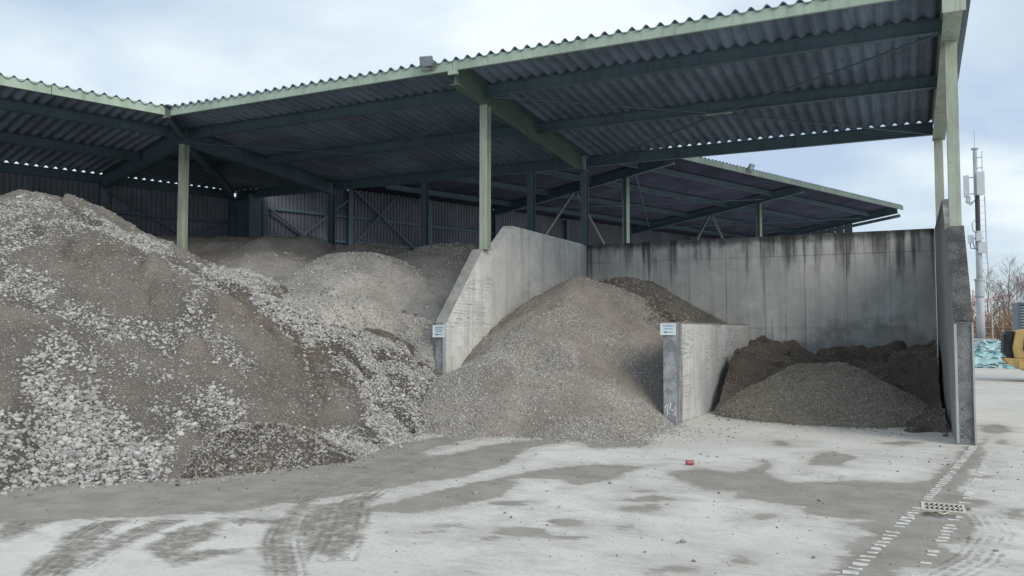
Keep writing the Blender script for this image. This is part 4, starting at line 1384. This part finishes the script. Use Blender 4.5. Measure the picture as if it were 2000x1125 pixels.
for r0, r1 in ((gy0 + .0122, ym - .0122), (ym + .0122, gy1 - .0122)):
    for i in range(8):
        xx = gx0 + .017 + i * .0425
        yc = (r0 + r1) / 2
        mb = MB()
        mb.prism([(xx - .022, yc), (xx + .008, r1), (xx + .017, r1), (xx - .010, yc), (xx + .017, r0), (xx + .008, r0)][:3] + [(xx - .010, yc)], lambda u, v, z: (min(u, gx1 - .0085), v, z), .003, .0074)
        mb.prism([(xx - .010, yc - .0003), (xx + .017, r0), (xx + .008, r0), (xx - .022, yc - .0003)], lambda u, v, z: (min(u, gx1 - .0085), v, z), .003, .0074)
        obj('grate_bar', mb, IRON, gt)

# crushed drink can
cn = thing('drink_can', 'dented red drink can lying on the dry concrete', 'can', (-2.50, 10.23, 0))
prof = [(-.052, .0), (-.052, .026), (-.046, .031), (-.02, .033), (0, .031), (.02, .033), (.042, .031), (.05, .025), (.05, 0)]


def lathe(prof_, c_, ax, k=16, dent=0.0):
    ax = Vector(ax).normalized()
    s_ = ax.cross(Vector((0, 0, 1))).normalized()
    u_ = s_.cross(ax)
    vs, fs = [], []
    for l_, r_ in prof_:
        for j in range(k):
            a = 2 * math.pi * j / k
            q = r_ * (1 - dent * max(0, math.sin(a)) * (1 - abs(l_) / .055))
            vs.append(Vector(c_) + ax * l_ + (s_ * math.cos(a) + u_ * math.sin(a)) * q)
    for i in range(len(prof_) - 1):
        fs += [(i * k + j, i * k + (j + 1) % k, (i + 1) * k + (j + 1) % k, (i + 1) * k + j) for j in range(k)]
    return MB().add(vs, fs)


ax = (RGT[0], RGT[1] + .1, 0)
obj('can_body', lathe(prof[1:-1], (-2.50, 10.23, .034), ax, 16, .18), mat_plain('faded red paint', (.34, .085, .11), .2, 40, .35, .5), cn, smooth=True)
obj('can_lid', lathe([(-.0525, 0), (-.0525, .0255), (-.0505, .0262)], (-2.50, 10.23, .034), ax), mat_plain('dark can opening', (.02, .015, .015), .1, 40, .4), cn)
obj('can_base', lathe([(.041, .0312), (.0505, .0255), (.0505, 0)], (-2.50, 10.23, .034), ax), mat_plain('tin rim', (.55, .42, .42), .1, 40, .3, .5, .3), cn, smooth=True)

# wilted scraps beside the drain cover
lf = thing('leaf_litter', 'wet scrap of brown leaves and a pale strip just in front of the drain grate', 'litter', (.22, 8.45, 0))
mb = MB()
for i in range(16):
    a = rr.uniform(0, 6.28)
    c_ = Vector((.2 + rr.gauss(0, .09), 8.47 + rr.gauss(0, .05), .008 + i * .0008))
    l_, w_ = rr.uniform(.03, .06), rr.uniform(.012, .025)
    d_ = Vector((math.cos(a), math.sin(a), 0))
    n_ = Vector((-d_.y, d_.x, 0))
    mb.add([c_ - d_ * l_, c_ - n_ * w_ + Vector((0, 0, .012)), c_ + d_ * l_, c_ + n_ * w_ + Vector((0, 0, .01)), c_ + Vector((0, 0, .004))], [(0, 1, 4), (1, 2, 4), (2, 3, 4), (3, 0, 4)])
obj('leaf', mb, mat_plain('brown leaf', (.16, .12, .08), .4, 40, .7), lf)['kind'] = 'stuff'
obj('pale_strip', MB().tube([(.14, 8.56, .012), (.19, 8.50, .02), (.25, 8.49, .014), (.29, 8.53, .02)], .009, 6), mat_plain('pale peel', (.62, .60, .48), .1, 40, .6), lf)

# ------------------------------------------------------------------ beyond the bays on the right
MAST = mat_steel('pale galvanised mast', (.40, .44, .47), (.30, .33, .36))
MX, MY = 4.28, 61.85
ms_ = thing('telecom_mast', 'slim grey telecom mast with panel antennas rising from a low cabinet', 'mast', (MX, MY, 0))
obj('lower_pole', MB().tube([(MX, MY, 1.0), (MX, MY, 4.5)], .25, 14), MAST, ms_, smooth=True)
obj('upper_pole', MB().tube([(MX, MY, 4.5), (MX, MY, 8.2)], .19, 14), MAST, ms_, smooth=True)
obj('collar', MB().tube([(MX, MY, 3.9), (MX, MY, 5.0)], .28, 14).tube([(MX, MY, 4.9), (MX, MY, 5.02)], .33, 14).tube([(MX, MY, 3.85), (MX, MY, 3.95)], .33, 14), MAST, ms_)
obj('cable_section', MB().tube([(MX, MY, 8.0), (MX, MY, 10.6)], .15, 10), mat_plain('dark cables', (.05, .06, .065), .3, 12, .7), ms_)
obj('top_tube', MB().tube([(MX - .06, MY, 10.5), (MX - .06, MY, 13.7)], .13, 10).tube([(MX - .06, MY, 13.68), (MX - .06, MY, 13.76)], .24, 10), MAST, ms_)
obj('lightning_rod', MB().tube([(MX - .06, MY, 13.7), (MX - .06, MY, 14.9)], .02, 6), MAST, ms_)
ANT = mat_plain('antenna white', (.52, .56, .58), .05, 3, .5)
obj('antenna_panel', MB().box(MX - .04, MX + .44, MY - .45, MY - .25, 10.55, 12.1), ANT, ms_, bevel=.04)
obj('antenna_panel', MB().box(MX - .78, MX - .45, MY - .2, MY + .1, 10.5, 11.95), ANT, ms_, bevel=.04)
obj('radio_unit', MB().box(MX - .62, MX - .28, MY - .3, MY, 7.4, 7.95), ANT, ms_, bevel=.02)
obj('radio_unit', MB().box(MX - .15, MX + .2, MY - .45, MY - .2, 7.5, 8.0), ANT, ms_, bevel=.02)
obj('radio_unit', MB().box(MX - .05, MX + .5, MY - .35, MY - .1, 6.7, 7.45), ANT, ms_, bevel=.02)
arm = MB()
for z in (11.8, 10.7, 7.7):
    arm.bar((MX - .6, MY - .05, z), (MX + .3, MY - .05, z), .06, .06)
for z in (12.4, 13.1):
    arm.bar((MX - .2, MY - .1, z), (MX + .36, MY - .1, z), .05, .05)
arm.tube([(MX + .33, MY - .1, 12.1), (MX + .33, MY - .1, 13.5)], .03, 6)
obj('support_arms', arm, MAST, ms_)
loop = MB()
for k in range(3):
    loop.tube([(MX - .62 + k * .1, MY - .05, 10.5), (MX - .66 + k * .1, MY - .05, 10.15), (MX - .4 + k * .08, MY - .05, 9.95 + .1 * k), (MX - .12, MY - .1, 10.3)], .035, 6)
for k in range(2):
    loop.tube([(MX - .5 + k * .2, MY - .15, 7.4), (MX - .45 + k * .2, MY - .15, 7.05), (MX - .1, MY - .2, 7.0), (MX, MY - .2, 6.7)], .035, 6)
loop.tube([(MX - .1, MY - .2, 9.0), (MX - .36, MY - .2, 8.7), (MX - .3, MY - .2, 8.2), (MX - .05, MY - .2, 8.0)], .03, 6)
obj('cable_loop', loop, mat_plain('grey cable', (.16, .18, .2), .2, 9, .6), ms_)
lad = MB()
lad.tube([(MX + .42, MY - .1, 10.5), (MX + .46, MY - .1, 6.5), (MX + .62, MY - .1, 4.2), (MX + .66, MY - .1, 1.0)], .035, 6)
for i in range(22):
    z = 1.4 + i * .42
    xe = MX + (.66 if z < 4.2 else .46 if z > 6.5 else .66 - (z - 4.2) * .09)
    lad.bar((MX + .1, MY - .1, z), (xe + .05, MY - .1, z), .018, .018)
obj('climbing_rail', lad, MAST, ms_)

cab = thing('equipment_cabinet', 'low pale flat roofed cabinet at the foot of the telecom mast', 'cabinet', (4.25, 61.9, 0))
obj('cabinet_body', MB().box(3.3, 5.0, 61.2, 62.8, 0, .98), mat_plain('pale cabinet', (.42, .46, .48), .08, 2, .6), cab)
obj('cabinet_roof', MB().box(3.2, 5.1, 61.1, 62.9, .985, 1.1), mat_plain('cabinet roof', (.33, .36, .38), .08, 2, .6), cab)
obj('door_seam', MB().box(4.12, 4.15, 61.185, 61.199, .1, .95), GREYM, cab)

# tower crane far away
CR = mat_plain('crane red', (.48, .16, .16), .1, 3, .6)
cx0, cy0 = 16.2, 249.5
cr = thing('tower_crane', 'distant red lattice tower crane behind the mast', 'crane', (cx0, cy0, 0))


def lattice(a, b, w_, cells, th):
    a, b = Vector(a), Vector(b)
    d_ = (b - a).normalized()
    s_ = d_.cross(Vector((0, 0, 1)) if abs(d_.z) < .9 else Vector((0, 1, 0))).normalized()
    u_ = s_.cross(d_)
    mb_ = MB()
    cs = [(s_ + u_) * w_ / 2, (s_ - u_) * w_ / 2, (-s_ - u_) * w_ / 2, (-s_ + u_) * w_ / 2]
    for q in cs:
        mb_.bar(a + q, b + q, th, th)
    for i in range(cells):
        p0, p1 = a + (b - a) * i / cells, a + (b - a) * (i + 1) / cells
        for j in range(4):
            mb_.bar(p0 + cs[j], p1 + cs[(j + 1) % 4], th * .7, th * .7)
    return mb_


obj('tower', lattice((cx0, cy0, 0), (cx0, cy0, 12.2), 1.3, 9, .2), CR, cr)
obj('jib', lattice((cx0 - 3, cy0, 8.2), (cx0 + 8.6, cy0 - .5, 10.6), .8, 12, .16), CR, cr)
obj('counterweight', MB().box(cx0 - 3.4, cx0 - 1.4, cy0 - .6, cy0 + .6, 6.9, 8.1), mat_plain('crane block', (.12, .11, .12), .1, 3, .8), cr)

# heap of turquoise glass
GL = NM('turquoise glass cullet', .35, .5)
v_ = GL.voro(2.2, 'Color')
sv = GL.n('ShaderNodeSeparateXYZ')
GL.l(v_, sv.inputs[0])
GLASS = GL.done(GL.mix(sv.outputs[0], (.27, .49, .51), (.56, .74, .75)))
GW = mat_plain('pale glass sheet', (.55, .68, .70), .25, 3, .3, .5)
gl = thing('glass_heap', 'heap of broken pale turquoise glass sheets beyond the end wall', 'glass heap', (3.4, 42.2, 0))
X, Y = np.meshgrid(np.arange(2.0, 6.2, .08), np.arange(41.0, 44.6, .08))
hb = np.minimum(np.minimum((X - 2.2) * 1.6, (Y - 41.55) * 1.7), (4.85 - X) * 1.1 + .15)
hb = np.clip(np.minimum(hb, 1.08), -.2, 2) + fbm(X, Y, 61, 4, 1.3) * .4
hb = np.maximum(hb, .26 - np.abs(X - 4.0) * .12 + fbm(X, Y, 62, 3, 2) * .3 - np.clip(41.4 - Y, 0, 9))
grid_mesh('heap_body', X, Y, hb, hb > -.05, GLASS, {}, gl)
for i in range(150):
    x_, y_ = rr.uniform(2.3, 4.7), rr.uniform(41.2, 42.4)
    j, i_ = int((x_ - 2.0) / .08), int((y_ - 41.0) / .08)
    z_ = max(0.02, float(hb[i_, j])) + .03
    a, l_, w_ = rr.uniform(0, 6.28), rr.uniform(.1, .34), rr.uniform(.05, .2)
    tz = rr.uniform(-.5, .5)
    d_, n_ = Vector((math.cos(a), math.sin(a), tz)), Vector((-math.sin(a), math.cos(a), rr.uniform(-.4, .4)))
    c_ = Vector((x_, y_, z_))
    mb = MB()
    vs = [c_ - d_ * l_, c_ - n_ * w_, c_ + d_ * l_ * .8, c_ + n_ * w_ * .7]
    mb.add(vs + [p + Vector((0, 0, .025)) for p in vs], [(3, 2, 1, 0), (4, 5, 6, 7), (0, 1, 5, 4), (1, 2, 6, 5), (2, 3, 7, 6), (3, 0, 4, 7)])
    obj('glass_sheet', mb, GLASS if rr.random() < .5 else GW, gl)

# yellow wheel loader, rear towards the heap of glass
YEL = mat_plain('loader yellow', (.47, .33, .125), .12, 2, .5, .3, 0, (.25, .19, .10))
DARK = mat_plain('loader black', (.022, .024, .03), .3, 4, .5)
RUB = mat_plain('tyre rubber', (.03, .03, .03), .3, 8, .9)
O = Vector((2.74, 30.9, .14))
_a = math.atan2(2.69, 30.9) + R(-4)
FX, FY = Vector((math.cos(_a), -math.sin(_a), 0)), Vector((math.sin(_a), math.cos(_a), 0))


def LQ(u, v, z):
    return tuple(O + FX * u + FY * v + Vector((0, 0, z)))


ld = thing('wheel_loader', 'yellow wheel loader cut off by the right edge, its rear grille towards the glass', 'loader', tuple(O))
obj('engine_hood', MB().prism([(.30, .62), (.25, .95), (.36, 1.50), (.62, 1.56), (1.0, 1.62), (2.4, 1.70), (2.4, .62)], lambda u, v, q: LQ(u, q, v), -.1, 1.25), YEL, ld, bevel=.03)
obj('counterweight', MB().prism([(.02, .58), (.10, .46), (.75, .12), (1.2, .12), (1.2, .60), (.02, .63)], lambda u, v, q: LQ(u, q, v), -.14, 1.29), YEL, ld, bevel=.02)
obj('rear_grille', MB().prism([(.10, .66), (.02, .80), (.04, 1.40), (.12, 1.50), (.345, 1.50), (.24, .95), (.29, .66)], lambda u, v, q: LQ(u, q, v), -.02, 1.17), DARK, ld, bevel=.02)
gs = MB()
for i in range(7):
    z = .80 + i * .095
    gs.box(-.02, .0, 0, 1, 0, 1) if False else gs.bar(LQ(.01, .05, z), LQ(.01, 1.1, z), .05, .03)
obj('grille_slats', gs, GREYM, ld)
obj('hood_opening', MB().prism([(.55, .88), (.60, 1.30), (1.7, 1.36), (1.7, .88)], lambda u, v, q: LQ(u, q, v), -.115, -.102), DARK, ld)
obj('side_panel', MB().prism([(.42, .30), (.42, .56), (1.15, .56), (1.15, .30)], lambda u, v, q: LQ(u, q, v), -.165, -.142), YEL, ld)
obj('cab', MB().prism([(2.45, 1.0), (2.45, 2.6), (3.6, 2.6), (3.9, 1.0)], lambda u, v, q: LQ(u, q, v), .05, 1.1), DARK, ld, bevel=.03)
obj('cab_roof', MB().prism([(2.35, 2.605), (2.35, 2.72), (3.8, 2.72), (3.8, 2.605)], lambda u, v, q: LQ(u, q, v), 0, 1.15), YEL, ld, bevel=.02)
obj('front_frame', MB().prism([(2.41, .5), (2.41, .98), (4.6, .9), (4.6, .5)], lambda u, v, q: LQ(u, q, v), .2, .95), YEL, ld)
for u in (1.75, 4.1):
    for v0, v1 in ((-.35, -.16), (1.31, 1.5)):
        w_ = obj('wheel', MB().tube([LQ(u, v0, .52), LQ(u, v1, .52)], .52, 20), RUB, ld, bevel=.05)
        s_ = -1 if v0 < 0 else 1
        ve = (v0 if s_ < 0 else v1)
        obj('rim', MB().tube([LQ(u, ve + s_ * .012, .52), LQ(u, ve + s_ * .002, .52)], .28, 16), YEL, w_)

# slatted dark container behind the loader
SL = mat_plain('slate blue metal', (.10, .13, .16), .1, 2, .5)
lo = thing('louvred_container', 'tall dark container with pale horizontal slats behind the loader', 'container', (5.8, 46.4, 0))
obj('frame', MB().box(4.70, 4.80, 45.6, 48, 0, 2.98).box(7.3, 7.4, 45.6, 48, 0, 2.98).box(4.81, 7.29, 45.6, 45.7, 2.88, 2.98).box(4.81, 7.29, 45.75, 48, 0, 2.9), SL, lo)
for i in range(20):
    z = .2 + i * .135
    obj('slat', MB().bar((4.82, 45.68, z), (7.28, 45.68, z), .03, .06, (0, -.5, 1)), mat_plain('pale slat', (.34, .38, .41), .05, 2, .5) if i == 0 else bpy.data.materials['pale slat'], lo)

# bare trees and shrubs beyond the yard
BARK = mat_plain('grey birch bark', (.20, .18, .17), .4, 3, .9)
TWIG = mat_plain('brown twigs', (.17, .13, .115), .3, 2, .9)
ORANGE = mat_plain('withered orange leaf', (.30, .18, .09), .35, .8, .9)
OLIVE = mat_plain('dull olive leaf', (.13, .12, .075), .35, .8, .9)


def bare_tree(loc, h, seed, label):
    r_ = random.Random(seed)
    t_ = thing('bare_tree', label, 'tree', loc, 'bare trees behind the yard')
    b0 = Vector(loc)
    tr_, tw = MB(), MB()
    pts = [b0 + Vector((r_.gauss(0, .02 * i), r_.gauss(0, .02 * i), h * i / 9)) for i in range(10)]
    tr_.tube(pts, .012 * h + .03, 6, .012)

    def grow(p, d_, l_, rad_, lev):
        q = p + d_ * l_ * .5 + Vector((r_.gauss(0, .04), r_.gauss(0, .04), .03 * l_)) * l_
        e = p + d_ * l_ + Vector((0, 0, .12 * l_))
        (tr_ if lev == 0 else tw).tube([p, q, e], rad_, 3 if lev else 5, rad_ * .35)
        if lev < 2:
            for _ in range(6 if lev == 0 else 5):
                k_ = r_.uniform(.25, 1)
                b_ = p + (e - p) * k_
                a_ = r_.uniform(0, 6.28)
                nd = (d_ + Vector((math.cos(a_), math.sin(a_), r_.uniform(-.1, .8))) * .75).normalized()
                grow(b_, nd, l_ * r_.uniform(.4, .65), rad_ * .5, lev + 1)
    for i in range(22):
        z = r_.uniform(.22, .97)
        k_ = z * 9
        j = int(k_)
        p = pts[j].lerp(pts[j + 1], k_ - j)
        a_ = r_.uniform(0, 6.28)
        d_ = Vector((math.cos(a_), math.sin(a_), r_.uniform(.5, 1.3))).normalized()
        grow(p, d_, h * (.30 * (1 - z) + .07) * r_.uniform(.7, 1.2), .012 + .03 * (1 - z), 0)
    obj('trunk', tr_, BARK, t_)
    obj('crown', tw, TWIG, t_)
    return t_


def at(px_, dist, z=0):
    """a point at the given distance in the direction px_ (bearing in image widths right of centre)"""
    d_ = FWD + RGT * px_
    d_ = d_ / np.linalg.norm(d_) * dist
    return (float(d_[0]), float(d_[1]), z)


TREES = [(.585, 92, 7.6, 'leaning bare birch just right of the telecom mast'), (.598, 99, 6.6, 'short bare tree between two birches right of the mast'),
         (.612, 95, 8.6, 'tallest bare birch with fine twigs, left of the slatted container'), (.622, 101, 7.2, 'bare birch rising over the slatted container'),
         (.634, 94, 8.2, 'bare birch at the right edge above the loader'), (.566, 104, 5.2, 'low bare tree behind the foot of the telecom mast'), (.648, 97, 8, 'bare birch beyond the right edge of the view'),
         (.605, 112, 7.4, 'pale bare tree far behind the tallest birch')]
for i, (b_, d_, h_, lb) in enumerate(TREES):
    bare_tree(at(b_, d_), h_, 70 + i, lb)


def shrub(loc, w_, h_, seed, mat, label):
    r_ = random.Random(seed)
    t_ = thing('shrub', label, 'shrub', loc, 'shrubs behind the yard')
    b0 = Vector(loc)
    st, fo = MB(), MB()
    for i in range(26):
        a_, l_ = r_.uniform(0, 6.28), r_.uniform(.5, 1)
        e = b0 + Vector((math.cos(a_) * w_ * .5 * l_, math.sin(a_) * w_ * .5 * l_, h_ * r_.uniform(.6, 1)))
        st.tube([b0 + Vector((r_.gauss(0, .1), r_.gauss(0, .1), 0)), b0.lerp(e, .5) + Vector((0, 0, h_ * .12)), e], .03, 3, .008)
        for k in range(34):
            q = b0.lerp(e, r_.uniform(.3, 1.05)) + Vector((r_.gauss(0, .28), r_.gauss(0, .28), r_.gauss(0, .22)))
            if q.z < .05:
                continue
            s_ = r_.uniform(.05, .13)
            u = Vector((r_.gauss(0, 1), r_.gauss(0, 1), r_.gauss(0, 1))).normalized() * s_
            v = Vector((r_.gauss(0, 1), r_.gauss(0, 1), r_.gauss(0, 1))).normalized() * s_
            fo.add([q - u, q + v, q + u], [(0, 1, 2)])
    obj('stems', st, TWIG, t_)
    obj('foliage', fo, mat, t_)


SH = [(.556, 88, 3, 3.0, OLIVE, 'olive shrub left of the telecom mast above the cabinet'), (.570, 86, 3.2, 2.6, OLIVE, 'dull shrub directly behind the telecom mast'), (.580, 84, 3, 3.2, ORANGE, 'withered orange shrub just right of the mast foot'),
      (.592, 88, 3.4, 4.2, ORANGE, 'tall orange brown shrub below the leaning birch'), (.603, 85, 3.2, 3.4, ORANGE, 'orange shrub below the tallest birch'), (.614, 90, 3.5, 4.0, OLIVE, 'olive brown shrub left of the slatted container'),
      (.627, 86, 3.4, 3.4, ORANGE, 'orange shrub hidden behind the slatted container'), (.640, 88, 3.4, 3.6, OLIVE, 'olive shrub beyond the right edge')]
for i, (b_, d_, w_, h_, mt, lb) in enumerate(SH):
    shrub(at(b_, d_), w_, h_, 90 + i, mt, lb)
